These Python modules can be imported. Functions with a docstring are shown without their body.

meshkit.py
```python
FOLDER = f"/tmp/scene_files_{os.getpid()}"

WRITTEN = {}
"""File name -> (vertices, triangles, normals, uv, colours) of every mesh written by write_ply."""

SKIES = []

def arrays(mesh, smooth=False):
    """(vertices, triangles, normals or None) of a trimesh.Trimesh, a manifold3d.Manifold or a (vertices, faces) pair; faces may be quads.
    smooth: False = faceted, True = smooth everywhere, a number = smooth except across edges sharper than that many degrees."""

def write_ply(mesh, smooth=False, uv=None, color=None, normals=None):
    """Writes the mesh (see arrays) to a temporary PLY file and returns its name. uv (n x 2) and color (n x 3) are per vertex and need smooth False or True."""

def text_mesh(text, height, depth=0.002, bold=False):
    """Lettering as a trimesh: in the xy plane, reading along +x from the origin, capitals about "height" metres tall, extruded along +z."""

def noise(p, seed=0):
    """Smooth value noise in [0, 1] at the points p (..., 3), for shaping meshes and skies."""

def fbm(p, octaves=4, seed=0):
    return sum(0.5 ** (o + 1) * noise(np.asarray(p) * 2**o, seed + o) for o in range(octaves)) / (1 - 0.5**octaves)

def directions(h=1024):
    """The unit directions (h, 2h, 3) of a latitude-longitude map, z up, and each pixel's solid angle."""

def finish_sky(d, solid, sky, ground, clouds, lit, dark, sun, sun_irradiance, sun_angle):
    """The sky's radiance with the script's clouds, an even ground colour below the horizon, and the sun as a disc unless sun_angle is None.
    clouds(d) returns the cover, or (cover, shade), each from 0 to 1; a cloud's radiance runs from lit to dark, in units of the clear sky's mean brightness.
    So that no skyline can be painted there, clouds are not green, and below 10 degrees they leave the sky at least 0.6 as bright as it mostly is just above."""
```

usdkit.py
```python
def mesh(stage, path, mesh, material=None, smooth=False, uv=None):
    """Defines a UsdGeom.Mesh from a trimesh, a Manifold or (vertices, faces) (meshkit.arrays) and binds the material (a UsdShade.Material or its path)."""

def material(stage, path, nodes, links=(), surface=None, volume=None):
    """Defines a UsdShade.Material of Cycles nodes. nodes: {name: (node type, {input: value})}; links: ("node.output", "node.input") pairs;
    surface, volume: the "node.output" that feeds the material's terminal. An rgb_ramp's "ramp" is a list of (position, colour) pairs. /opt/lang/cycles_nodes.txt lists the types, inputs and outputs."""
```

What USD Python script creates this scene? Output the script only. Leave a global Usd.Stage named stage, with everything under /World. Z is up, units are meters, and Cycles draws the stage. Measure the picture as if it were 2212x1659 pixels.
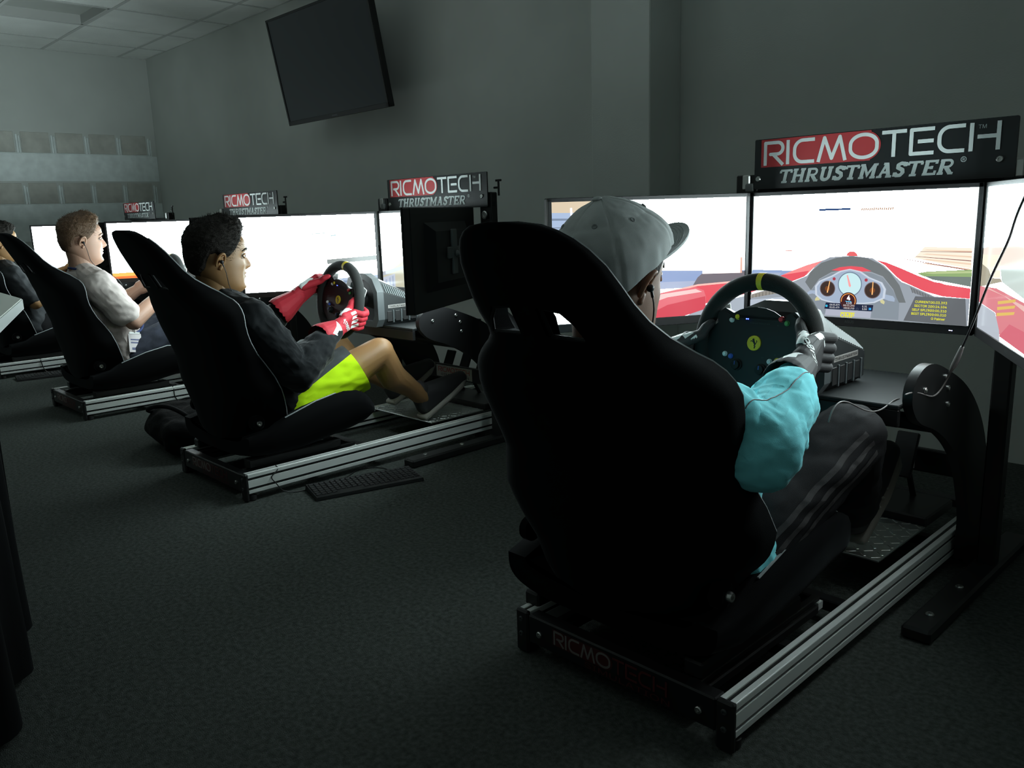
import math, numpy as np, trimesh, shapely, usdkit, meshkit
import manifold3d as m3
from shapely import affinity
from shapely.geometry import Polygon, LineString, Point, box as sbox
from pxr import Usd, UsdGeom, UsdShade, UsdLux, Gf, Sdf, Vt

stage = Usd.Stage.CreateInMemory()
UsdGeom.Xform.Define(stage, '/World')
stage.SetDefaultPrim(stage.GetPrimAtPath('/World'))
V3 = lambda *a: np.array(a, float)

# ---------------------------------------------------------------- camera, light, exposure
F_PX, YAW, PITCH, ROLL, CAM_H = 1782.4, math.radians(-46.3265), math.radians(11.6233), math.radians(-1.8501), 0.90
EXPOSURE = 0.0
WHITE = V3(12.6, 15.2, 15.4)            # radiance of an over-exposed white on the displays
fw = V3(math.sin(YAW) * math.cos(PITCH), math.cos(YAW) * math.cos(PITCH), -math.sin(PITCH))
rt = V3(math.cos(YAW), -math.sin(YAW), 0)
up = np.cross(rt, fw)
R_, U_ = rt * math.cos(ROLL) + up * math.sin(ROLL), -rt * math.sin(ROLL) + up * math.cos(ROLL)
cam = UsdGeom.Camera.Define(stage, '/World/camera')
m = np.eye(4); m[0, :3], m[1, :3], m[2, :3], m[3, :3] = R_, U_, -fw, V3(0, 0, CAM_H)
cam.AddTransformOp().Set(Gf.Matrix4d(m.tolist()))
cam.CreateHorizontalApertureAttr(36.0); cam.CreateVerticalApertureAttr(27.0)
cam.CreateFocalLengthAttr(36.0 * F_PX / 2212.0); cam.CreateFStopAttr(0.0)
cam.CreateClippingRangeAttr(Gf.Vec2f(0.02, 100)); cam.CreateExposureAttr(EXPOSURE)
# no sky: a closed room lit by its displays; a faint dome only keeps the air from being absolutely black
dome = UsdLux.DomeLight.Define(stage, '/World/dome_light'); dome.CreateIntensityAttr(0.0)

# ---------------------------------------------------------------- materials
MATS = {}
def mat(name, color=(.5, .5, .5), rough=.5, metal=0., spec=.5, bump=None, bscale=300, bdist=.001, var=None, vscale=8, sheen=0., sheen_tint=(1, 1, 1), sss=0., coat=0.):
    p = {'base_color': color, 'roughness': rough, 'metallic': metal, 'specular_ior_level': spec}
    if sheen: p.update(sheen_weight=sheen, sheen_roughness=.35, sheen_tint=sheen_tint)
    if sss: p.update(subsurface_weight=sss, subsurface_scale=.006, subsurface_radius=(1, .35, .2))
    if coat: p.update(coat_weight=coat, coat_roughness=.15)
    n = {'p': ('principled_bsdf', p)}; l = []
    if bump or var: n['tc'] = ('texture_coordinate', {})
    if bump:
        n['nz'] = ('noise_texture', {'scale': bscale, 'detail': 3.0}); n['b'] = ('bump', {'strength': bump, 'distance': bdist})
        l += [('tc.object', 'nz.vector'), ('nz.fac', 'b.height'), ('b.normal', 'p.normal')]
    if var:
        n['vz'] = ('noise_texture', {'scale': vscale, 'detail': 4.0}); n['rr'] = ('rgb_ramp', {'ramp': [(.3, tuple(np.array(color) * (1 - var))), (.7, tuple(np.array(color) * (1 + var)))]})
        l += [('tc.object', 'vz.vector'), ('vz.fac', 'rr.fac'), ('rr.color', 'p.base_color')]
    MATS[name] = usdkit.material(stage, '/World/Looks/' + name, n, l, surface='p.BSDF')
    return MATS[name]
def emat(name, color, strength=1.):
    MATS[name] = usdkit.material(stage, '/World/Looks/' + name, {'e': ('emission', {'color': color, 'strength': strength})}, [], surface='e.emission')
mat('wall_paint', (.56, .585, .555), .75, bump=.25, bscale=180, bdist=.002, var=.05, vscale=2.5)
mat('wall_stain', (.50, .50, .455), .8, bump=.4, bscale=60, bdist=.003, var=.16, vscale=9)
mat('wall_strip_glow', (.78, .84, .83), .75, bump=.3, bscale=60, bdist=.002, var=.08, vscale=14)  # pale bare strips; also the glow painted on the left wall
mat('tile', (.80, .82, .79), .9, bump=.5, bscale=260, bdist=.003, var=.06, vscale=3)
mat('tile_grid', (.55, .56, .54), .6)
mat('lens', (.45, .47, .44), .35)
mat('carpet', (.078, .088, .080), 1., spec=.1, bump=.9, bscale=420, bdist=.006, var=.35, vscale=90)
mat('alu', (.80, .83, .80), .40, metal=.18)
mat('alu_slot', (.10, .11, .11), .5, metal=.8)
mat('black_metal', (.012, .012, .012), .42, spec=.4)
mat('black_paint', (.009, .009, .0095), .42, spec=.35)
mat('screw', (.55, .56, .54), .3, metal=1.)
mat('plastic', (.009, .0095, .010), .48, spec=.4)
mat('plastic_grey', (.012, .014, .0145), .55, spec=.25)
mat('plastic_mid', (.045, .053, .055), .45)
mat('velour', (.0035, .0037, .004), .95, spec=.08, bump=.3, bscale=900, sheen=.05, sheen_tint=(.8, .9, .95))
mat('piping', (.26, .29, .295), .5)
mat('vent', (.12, .135, .135), .5)
mat('alcantara', (.022, .023, .022), .9, spec=.15, bump=.4, bscale=700, sheen=.15)
mat('rubber', (.01, .01, .01), .7)
mat('yellow', (.75, .56, .02), .4)
mat('red', (.55, .03, .04), .4)
mat('blue', (.05, .12, .5), .4)
mat('green', (.1, .35, .1), .4)
mat('white', (.75, .78, .77), .5)
mat('sign_panel', (.012, .014, .015), .35, spec=.4)
mat('sign_red', (.36, .028, .032), .5)
mat('sign_white', (.60, .65, .64), .5)
mat('sign_silver', (.36, .41, .40), .5)
mat('dim_red', (.10, .012, .012), .5)
mat('deep_red', (.06, .006, .006), .5)
mat('dim_white', (.18, .17, .16), .5)
mat('grey_bracket', (.13, .14, .14), .5)
mat('tv_glass', (.007, .011, .016), .3, spec=.5)
mat('skin_tan', (.215, .118, .048), .5, spec=.35, sss=.12, bump=.12, bscale=450)
mat('skin_light', (.40, .235, .165), .5, spec=.35, sss=.12, bump=.12, bscale=450)
mat('skin_brown', (.22, .12, .078), .48, spec=.4, sss=.1, bump=.12, bscale=450)
mat('eye_white', (.7, .7, .68), .2); mat('iris', (.03, .018, .01), .15)
mat('hair_black', (.012, .010, .008), .75, spec=.18, bump=.5, bscale=260, bdist=.004)
mat('hair_brown', (.10, .055, .028), .55, spec=.4, bump=.7, bscale=260, bdist=.004)
mat('lip', (.42, .19, .15), .45); mat('lip_brown', (.25, .12, .09), .45)
mat('cap_grey', (.46, .49, .485), .85, spec=.2, bump=.25, bscale=1200, bdist=.0006, var=.06, vscale=25)
mat('cap_thread', (.28, .30, .30), .9)
mat('teal', (.24, .80, .88), .9, spec=.15, bump=.35, bscale=800, bdist=.001, var=.07, vscale=30, sheen=.1)
mat('black_cloth', (.010, .0115, .0125), .92, spec=.12, bump=.35, bscale=800, sheen=.12)
mat('grey_cloth', (.072, .08, .08), .9, spec=.15, bump=.3, bscale=700)
mat('pants', (.009, .009, .010), .75, spec=.2, bump=.25, bscale=700)
mat('pants_grey', (.026, .024, .024), .8, bump=.25, bscale=700)
mat('neon', (.60, .95, .008), .8, spec=.2, bump=.25, bscale=700)
mat('tee', (.56, .49, .46), .9, spec=.15, bump=.3, bscale=700, var=.04, vscale=30)
mat('denim', (.02, .024, .038), .9, bump=.5, bscale=600, var=.4, vscale=22)
mat('khaki', (.34, .28, .13), .9, bump=.3, bscale=500)
mat('jacket', (.008, .010, .012), .8, bump=.3, bscale=500)
mat('lanyard', (.03, .05, .16), .7); mat('badge', (.60, .56, .56), .35); mat('badge_ink', (.10, .11, .20), .5)
mat('glove_red', (.36, .016, .028), .7, spec=.3, bump=.2, bscale=800); mat('glove_black', (.02, .02, .021), .7, bump=.2, bscale=800)
mat('glove_white', (.66, .70, .69), .6); mat('glove_lime', (.35, .5, .08), .7)
mat('shoe', (.02, .02, .021), .6, bump=.3, bscale=400); mat('shoe_sole', (.20, .19, .165), .7); mat('shoe_stripe', (.34, .34, .30), .6); mat('shoe_red', (.10, .012, .012), .7)
mat('diamond', (.62, .65, .62), .4, metal=1.)
mat('table_white', (.86, .88, .82), .5); mat('table_edge', (.62, .68, .66), .5)
mat('drape', (.008, .0085, .009), .95, spec=.05, bump=.3, bscale=500)
mat('bag', (.003, .0033, .0036), .8, spec=.15, bump=.5, bscale=60, bdist=.004)
mat('cable', (.012, .012, .013), .45); mat('cable_clear', (.17, .16, .155), .4)
mat('bottle_cap', (.12, .42, .42), .5); mat('bottle_body', (.10, .14, .14), .15); mat('sticker', (.40, .38, .37), .5); mat('sticker_red', (.42, .06, .05), .5)
emat('led_blue', (.15, .25, 4.), 2.); emat('led_white', (2.2, 2.2, 4.), 1.); emat('led_green', (.1, .5, .25), 1.)
MATS['screen'] = usdkit.material(stage, '/World/Looks/screen', {'a': ('attribute', {'attribute': 'Cd'}), 'e': ('emission', {'strength': 1.0}), 'g': ('glossy_bsdf', {'color': (.03, .03, .03), 'roughness': .15}), 's': ('add_closure', {})},
    [('a.color', 'e.color'), ('e.emission', 's.closure1'), ('g.BSDF', 's.closure2')], surface='s.closure')

# ---------------------------------------------------------------- things and parts
COUNT = {}
def numbered(parent, name):
    k = COUNT[(parent, name)] = COUNT.get((parent, name), -1) + 1
    return name if k == 0 else f'{name}_{k:03d}'
def meta(p, label=None, cat=None, group=None, kind=None):
    for k, v in (('label', label), ('category', cat), ('group', group), ('kind', kind)):
        if v: p.SetCustomDataByKey(k, v)
ORIGIN = {}
def thing(name, label, cat, loc=(0, 0, 0), group=None, kind=None):
    path = '/World/' + numbered('/World', name)
    x = UsdGeom.Xform.Define(stage, path); x.AddTranslateOp().Set(Gf.Vec3d(*map(float, loc)))
    meta(x.GetPrim(), label, cat, group, kind); ORIGIN[path] = V3(*loc); return path
def part(parent, name, mesh, material, smooth=30, label=None, kind=None, world=True, cd=None):
    """one Mesh prim under parent; world: the mesh is in world coordinates"""
    if len(mesh.faces if hasattr(mesh, 'faces') else [1]) == 0: return parent
    path = parent + '/' + numbered(parent, name)
    v, f, n = meshkit.arrays(mesh, False if cd is not None else smooth)
    o = ORIGIN.get(parent, V3(0, 0, 0)); ORIGIN[path] = o
    q = usdkit.mesh(stage, path, (v - o if world else v, f), MATS[material])
    if n is not None:
        q.CreateNormalsAttr(Vt.Vec3fArray.FromNumpy(n.astype(np.float32))); q.SetNormalsInterpolation('vertex')
    if cd is not None:
        UsdGeom.PrimvarsAPI(q).CreatePrimvar('Cd', Sdf.ValueTypeNames.Color3fArray, 'vertex').Set(Vt.Vec3fArray.FromNumpy(np.asarray(cd, np.float32)))
    meta(q.GetPrim(), label, kind=kind); return path
def single(name, mesh, material, label=None, cat=None, group=None, kind=None, smooth=30):
    p = part('/World', name, mesh, material, smooth); meta(stage.GetPrimAtPath(p), label, cat, group, kind); return p
def copy_of(src, label, loc):
    name = src.split('/')[-1]
    path = '/World/' + numbered('/World', name); x = UsdGeom.Xform.Define(stage, path); x.AddTranslateOp().Set(Gf.Vec3d(*map(float, loc)))
    was = stage.GetPrimAtPath(src).GetCustomData(); meta(x.GetPrim(), label, was.get('category'), was.get('group'))
    x.GetPrim().GetReferences().AddInternalReference(src); x.GetPrim().SetInstanceable(True); return path

# ---------------------------------------------------------------- mesh builders
cat_ = trimesh.util.concatenate
def T(mf):
    q = mf.to_mesh(); return trimesh.Trimesh(np.array(q.vert_properties[:, :3], float), np.array(q.tri_verts), process=False)
def MF(t):
    t = trimesh.Trimesh(t.vertices, t.faces, process=True)
    return m3.Manifold(m3.Mesh(np.asarray(t.vertices, np.float32), np.asarray(t.faces, np.uint32)))
def move(t, loc=(0, 0, 0), rx=0, ry=0, rz=0, s=None):
    t = t.copy()
    if s is not None: t.apply_scale(s)
    for a, ax in ((rx, [1, 0, 0]), (ry, [0, 1, 0]), (rz, [0, 0, 1])):
        if a: t.apply_transform(trimesh.transformations.rotation_matrix(math.radians(a), ax))
    t.apply_translation(loc); return t
def frame(t, o, X, Y, Z):
    """mesh in local axes -> world with axes X Y Z at o"""
    t = t.copy(); A = np.eye(4); A[:3, 0], A[:3, 1], A[:3, 2], A[:3, 3] = X, Y, Z, o
    t.apply_transform(A); return t
def box(x0, x1, y0, y1, z0, z1, b=0.):
    if b <= 0:
        t = trimesh.creation.box([x1 - x0, y1 - y0, z1 - z0]); t.apply_translation([(x0 + x1) / 2, (y0 + y1) / 2, (z0 + z1) / 2]); return t
    p = []
    for sx in (x0, x1):
        for sy in (y0, y1):
            for sz in (z0, z1):
                dx, dy, dz = (b if s == lo else -b for s, lo in ((sx, x0), (sy, y0), (sz, z0)))
                p += [(sx, sy + dy, sz + dz), (sx + dx, sy, sz + dz), (sx + dx, sy + dy, sz)]
    return trimesh.convex.convex_hull(np.array(p))
def tube(path, r, n=8, caps=True):
    P = np.asarray(path, float); r = np.broadcast_to(np.asarray(r, float), (len(P),))
    t = np.gradient(P, axis=0); t /= np.maximum(np.linalg.norm(t, axis=1, keepdims=True), 1e-9)
    a = V3(0, 0, 1) if abs(t[0][2]) < .9 else V3(1, 0, 0)
    u = np.cross(t[0], a); u /= np.linalg.norm(u); rings = []
    ang = np.arange(n) * 2 * np.pi / n
    for i in range(len(P)):
        u = u - t[i] * (u @ t[i]); u /= np.linalg.norm(u); v = np.cross(t[i], u)
        rings.append(P[i] + r[i] * (np.cos(ang)[:, None] * u + np.sin(ang)[:, None] * v))
    return loft(rings, caps)
def loft(rings, caps=True, closed=False):
    R = np.array(rings); k, n = R.shape[:2]; v = R.reshape(-1, 3); f = []
    for i in range(k if closed else k - 1):
        a, b = i * n + np.arange(n), ((i + 1) % k) * n + np.arange(n)
        a2, b2 = np.roll(a, -1), np.roll(b, -1)
        f += [np.stack([a, a2, b2], 1), np.stack([a, b2, b], 1)]
    f = np.vstack(f)
    if caps and not closed:
        v = np.vstack([v, R[0].mean(0), R[-1].mean(0)]); c0, c1 = len(v) - 2, len(v) - 1
        a = np.arange(n); b = (k - 1) * n + a
        f = np.vstack([f, np.stack([np.full(n, c0), np.roll(a, -1), a], 1), np.stack([np.full(n, c1), b, np.roll(b, -1)], 1)])
    t = trimesh.Trimesh(v, f, process=False)
    if t.volume < 0: t.invert()
    return t
def spline(pts, n=40):
    from scipy.interpolate import CubicSpline
    P = np.asarray(pts, float); d = np.r_[0, np.cumsum(np.linalg.norm(np.diff(P, axis=0), axis=1))]
    return CubicSpline(d, P)(np.linspace(0, d[-1], n))
def prism(poly, h, o=(0, 0, 0), X=(1, 0, 0), Y=(0, 1, 0), Z=None):
    """polygon in (X, Y) at o, extruded by h along Z = X x Y"""
    poly = poly if hasattr(poly, 'geom_type') else Polygon(poly)
    X, Y = V3(*X), V3(*Y); Z = np.cross(X, Y) if Z is None else V3(*Z)
    ms = [trimesh.creation.extrude_polygon(g, h, engine='earcut') for g in getattr(poly, 'geoms', [poly]) if g.area > 1e-9]
    t = frame(cat_(ms), V3(*o), X, Y, Z)
    if np.dot(np.cross(X, Y), Z) < 0: t.invert()
    return t
def flat(poly, o, X, Y):
    """a flat print: triangulated polygon"""
    vs, fs, n = [], [], 0
    for g in getattr(poly, 'geoms', [poly]):
        if g.area < 1e-10: continue
        v, f = trimesh.creation.triangulate_polygon(g, engine='earcut'); vs.append(v); fs.append(np.asarray(f) + n); n += len(v)
    v, f = np.vstack(vs), np.vstack(fs)
    return trimesh.Trimesh(V3(*o) + v[:, :1] * V3(*X) + v[:, 1:2] * V3(*Y), f, process=False)
def ell(c, r): return m3.Manifold.sphere(1.0, 20).scale(list(np.broadcast_to(np.asarray(r, float), (3,)))).translate(list(map(float, c)))
def limb(pts):
    """hulls between consecutive (centre, radius) balls"""
    s = [ell(c, r) for c, r in pts]
    return m3.Manifold.batch_boolean([m3.Manifold.batch_hull([a, b]) for a, b in zip(s, s[1:])], m3.OpType.Add)
def union(ms): return m3.Manifold.batch_boolean(ms, m3.OpType.Add)
def flesh(mf, edge=.012, it=12, wr=0., wscale=(30, 30, 30), seed=0, lap=0):
    t = T(mf.refine_to_length(edge)); t = trimesh.Trimesh(t.vertices, t.faces, process=True)
    v0 = np.array(t.vertices)
    trimesh.smoothing.filter_taubin(t, lamb=.5, nu=.51, iterations=it)
    bad = ~(np.linalg.norm(t.vertices - v0, axis=1) < .022)
    if bad.any(): v1 = np.array(t.vertices); v1[bad] = v0[bad]; t.vertices = v1
    if wr:
        n = t.vertex_normals; f = meshkit.fbm(np.asarray(t.vertices) * np.array(wscale), 3, seed) - .5
        t.vertices = t.vertices + n * (f * wr * 2)[:, None]
    return t
def conform(t, target, d, off=.0008, size=.008):
    """lays a flat print on a surface by casting its vertices along d"""
    v, f = trimesh.remesh.subdivide_to_size(t.vertices, t.faces, size); d = np.asarray(d, float) / np.linalg.norm(d)
    loc, ri, _ = target.ray.intersects_location(v - d * .15, np.tile(d, (len(v), 1)), multiple_hits=False)
    out = v.copy(); ok = np.zeros(len(v), bool); out[ri] = loc - d * off; ok[ri] = True
    f = f[ok[f].all(1)]; e = np.linalg.norm(out[f[:, 0]] - out[f[:, 1]], axis=1); e2 = np.linalg.norm(out[f[:, 1]] - out[f[:, 2]], axis=1)
    f = f[(e < .03) & (e2 < .03)]
    q = trimesh.Trimesh(out, f, process=False); q.remove_unreferenced_vertices(); return q
def lathe(prof, n=32, axis_o=(0, 0, 0), Z=(0, 0, 1)):
    """profile of (radius, height) about Z"""
    Z = V3(*Z) / np.linalg.norm(Z); X = np.cross(Z, V3(0, 1, 0) if abs(Z[1]) < .9 else V3(1, 0, 0)); X /= np.linalg.norm(X); Y = np.cross(Z, X)
    a = np.arange(n) * 2 * np.pi / n
    return loft([V3(*axis_o) + Z * h + max(r, 1e-5) * (np.cos(a)[:, None] * X + np.sin(a)[:, None] * Y) for r, h in prof])
def bolt(o, Z, r=.006, h=.003): return lathe([(r, 0), (r, h * .6), (r * .8, h), (r * .45, h), (r * .4, h * .4)], 12, o, Z)

# ---------------------------------------------------------------- lettering
def text_poly(s, h, bold=False):
    t = meshkit.text_mesh(s, h, .002, bold); k = t.vertices[:, 2] > .001
    f = t.faces[k[t.faces].all(1)]
    return trimesh.Trimesh(np.c_[t.vertices[:, :2], np.zeros(len(t.vertices))], f, process=False)
def text_flat(s, h, o, X, Y, bold=False, width=None):
    t = text_poly(s, h, bold); v = t.vertices[:, :2]
    if width: v = v * [width / (v[t.faces.ravel(), 0].max()), 1]
    q = trimesh.Trimesh(V3(*o) + v[:, :1] * V3(*X) + v[:, 1:2] * V3(*Y), t.faces, process=False); q.remove_unreferenced_vertices(); return q
def strokes(lines, w, cap=2, join=2):
    return shapely.union_all([LineString(l).buffer(w / 2, cap_style=cap, join_style=join, quad_segs=6) for l in lines])
def arc(cx, cy, rx, ry, a0, a1, n=14):
    a = np.radians(np.linspace(a0, a1, n)); return list(zip(cx + rx * np.cos(a), cy + ry * np.sin(a)))
def wide_word(word):
    """the thin wide sans capitals of the first line, unit height"""
    G = {'R': (.95, [[(.06, 0), (.06, .94), (.62, .94)] + arc(.62, .70, .24, .24, 90, -90) + [(.3, .46), (.42, .46), (.88, 0)]]),
         'I': (.3, [[(.1, 0), (.1, 1)]]),
         'C': (1.0, [[(.93, .94), (.42, .94)] + arc(.42, .58, .36, .36, 90, 180) + arc(.42, .42, .36, .36, 180, 270) + [(.93, .06)]]),
         'M': (1.28, [[(.06, 0), (.30, .95), (.62, .12), (.94, .95), (1.18, 0)]]),
         'O': (1.22, [arc(.58, .58, .52, .36, 0, 180, 20) + arc(.58, .42, .52, .36, 180, 360, 20) + [(1.1, .58)]]),
         'T': (.98, [[(0, .94), (.92, .94)], [(.46, .94), (.46, 0)]]),
         'E': (.98, [[(.9, .94), (.08, .94), (.08, .06), (.9, .06)], [(.32, .5), (.88, .5)]]),
         'H': (1.1, [[(.1, 0), (.1, 1)], [(.98, 0), (.98, 1)], [(.3, .5), (.98, .5)]])}
    x, out = 0, []
    for ch in word:
        w, ls = G[ch]; out.append(affinity.translate(strokes(ls, .14, 2, 1), x, 0)); x += w + .04
    return shapely.union_all(out), x
def slab_word(word):
    """heavy slanted slab serif capitals of the second line, unit height"""
    sv = lambda x, y, w=.34: [(x - w / 2, y), (x + w / 2, y)]
    G = {'T': (.92, [[(.45, .05), (.45, .9)]], [[(.04, .9), (.86, .9)], [(.06, .9), (.06, .72)], [(.84, .9), (.84, .72)], sv(.45, .08, .4)]),
         'H': (1.0, [[(.24, .05), (.24, .95)], [(.76, .05), (.76, .95)]], [[(.24, .5), (.76, .5)], sv(.24, .08), sv(.24, .92), sv(.76, .08), sv(.76, .92)]),
         'R': (.98, [[(.24, .05), (.24, .95)], [(.5, .45), (.78, .1)]], [[(.1, .9), (.55, .9)] + arc(.55, .69, .22, .21, 90, -90) + [(.24, .48)], sv(.24, .08), sv(.82, .08, .28)]),
         'U': (.96, [[(.24, .92), (.24, .35)] + arc(.48, .33, .24, .23, 180, 360) + [(.72, .35), (.72, .92)]], [sv(.24, .92), sv(.72, .92)]),
         'S': (.82, [[(.68, .74), (.6, .86), (.4, .89), (.24, .8), (.26, .62), (.56, .46), (.62, .28), (.5, .12), (.28, .11), (.14, .26)]], [[(.7, .95), (.7, .68)], [(.12, .32), (.12, .05)]]),
         'M': (1.2, [[(.24, .05), (.24, .92)], [(.96, .05), (.96, .92)]], [[(.28, .92), (.6, .25), (.92, .92)], sv(.24, .08), sv(.2, .92, .3), sv(.96, .08), sv(1.0, .92, .3)]),
         'A': (1.0, [[(.78, .05), (.52, .92)]], [[(.22, .08), (.5, .95)], [(.32, .36), (.68, .36)], sv(.2, .08, .34), sv(.78, .08, .36), sv(.46, .92, .3)]),
         'E': (.9, [[(.24, .05), (.24, .95)]], [[(.1, .9), (.78, .9), (.78, .72)], [(.24, .5), (.58, .5)], [(.56, .6), (.56, .4)], [(.1, .09), (.8, .09), (.8, .3)]])}
    x, out = 0, []
    for ch in word:
        w, a, b = G[ch]; out.append(affinity.translate(strokes(a, .23, 2, 1).union(strokes(b, .15, 2, 2)), x, 0)); x += w - .02
    g = shapely.union_all(out); return affinity.affine_transform(g, [1, .22, 0, 1, 0, 0]), x + .2
RICMO, W1 = wide_word('RICMO'); TECH, W2 = wide_word('TECH'); THRUST, W3 = slab_word('THRUSTMASTER')

# ---------------------------------------------------------------- the room
XL, YF, YR2, XR, YB, ZC = -7.94, 3.14, 3.14, 1.9, -2.3, 2.37
def structure(name, mesh, m_, **k): return single(name, mesh, m_, kind='structure', **k)
structure('floor', box(XL, XR, YB, YR2, -.05, 0), 'carpet')
wl = structure('wall_left', box(XL - .1, XL, YB, YF, 0, ZC + .2), 'wall_paint')
structure('wall_front', box(XL, XR, YF, YF + .1, 0, ZC + .2), 'wall_paint')
structure('trim_1', box(-2.493, -2.176, 2.92, YF, 0, ZC + .2, .004), 'wall_paint', label='boxed-in column standing out of the front wall')
structure('wall_right', box(XR, XR + .1, YB, YR2 + .1, 0, ZC + .2), 'wall_paint')
structure('wall_rear', box(XL, XR, YB - .1, YB, 0, ZC + .2), 'wall_paint')
for z0, z1 in ((.80, 1.103), (1.30, 1.523)): part(wl, 'wall_glow_band', box(XL - .002, XL + .003, .2, 3.139, z0, z1, .001), 'wall_strip_glow')  # glow on the lower wall, painted in as paler, faintly cyan bands
# old glue patches and bare strips left on the left wall: two rows
rng = np.random.default_rng(3)
for z0, z1, y0 in ((1.535, 1.70, .98), (1.115, 1.285, .99)):
    for k in range(8):
        a = y0 + k * .268 - .02
        part(wl, 'wall_patch', box(XL - .002, XL + .004 + .002 * (k % 2), a, a + .215, z0, z1, .002), 'wall_stain')
        part(wl, 'wall_strip', box(XL - .002, XL + .012, a + .226, a + .242, z0 - .005, z1 - .02, .003), 'wall_strip_glow')
        part(wl, 'wall_strip', box(XL - .002, XL + .010, a + .247, a + .258, z0 - .005, z1 - .03, .003), 'wall_strip_glow')
    part(wl, 'wall_ledge', box(XL - .002, XL + .007, y0 - .1, y0 + 8 * .268 - .03, z0 - .012, z0 - .004, .002), 'wall_strip_glow')
# suspended ceiling: a two-foot grid with one unlit troffer
ce = structure('ceiling', box(XL, XR, YB, YR2, ZC + .1, ZC + .16), 'tile')
gx = [XL] + [x for x in np.arange(-6.85 - 1.22, XR, .61) if XL + .1 < x < XR - .05] + [XR]
gy = [YB] + [y for y in np.arange(2.285 - .61 * 9, YR2, .61) if YB + .05 < y < YR2 - .05] + [YR2]
rng = np.random.default_rng(5)
for i in range(len(gx) - 1):
    for j in range(len(gy) - 1):
        cxm, cym = (gx[i] + gx[i + 1]) / 2, (gy[j] + gy[j + 1]) / 2
        if -6.85 < cxm < -6.24 and 1.06 < cym < 2.29: continue
        dz = rng.uniform(0, .003)
        part(ce, 'ceiling_tile', box(gx[i] + .008, gx[i + 1] - .008, gy[j] + .008, gy[j + 1] - .008, ZC + dz, ZC + .015 + dz, .002), 'tile', smooth=False)
part(ce, 'ceiling_grid', cat_([box(x - .012, x + .012, YB, YR2, ZC - .003, ZC + .004) for x in gx] + [box(XL, XR, y - .012, y + .012, ZC - .0025, ZC + .004) for y in gy]), 'tile_grid', smooth=False)
tl = thing('ceiling_light', 'unlit recessed fluorescent troffer in the suspended tile ceiling', 'ceiling light', (-6.545, 1.68, ZC))
part(tl, 'frame', cat_([box(-6.84, -6.25, 1.085, 1.105, ZC - .002, ZC + .07), box(-6.84, -6.25, 2.255, 2.275, ZC - .002, ZC + .07), box(-6.84, -6.82, 1.085, 2.275, ZC - .002, ZC + .07), box(-6.27, -6.25, 1.085, 2.275, ZC - .002, ZC + .07)]), 'tile_grid')
part(tl, 'diffuser', box(-6.82, -6.27, 1.105, 2.255, ZC + .06, ZC + .068), 'lens')

# ---------------------------------------------------------------- wall television
tv = thing('television', 'large black flat television tilted down from a bracket on the grey wall', 'television', (-4.52, 3.14, 1.5))
tX, tN = V3(1, 0, 0), V3(0, -math.cos(math.radians(10)), -math.sin(math.radians(10))); tY = np.cross(tX, -tN) * -1
tY = V3(0, -math.sin(math.radians(10)), math.cos(math.radians(10)))
tO = V3(-4.525, 2.905, 1.515)     # lower edge, middle of the front
def tvb(x0, x1, y0, y1, z0, z1, b=0): return frame(box(x0, x1, y0, y1, z0, z1, b), tO, tX, tY, np.cross(tX, tY))
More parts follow.
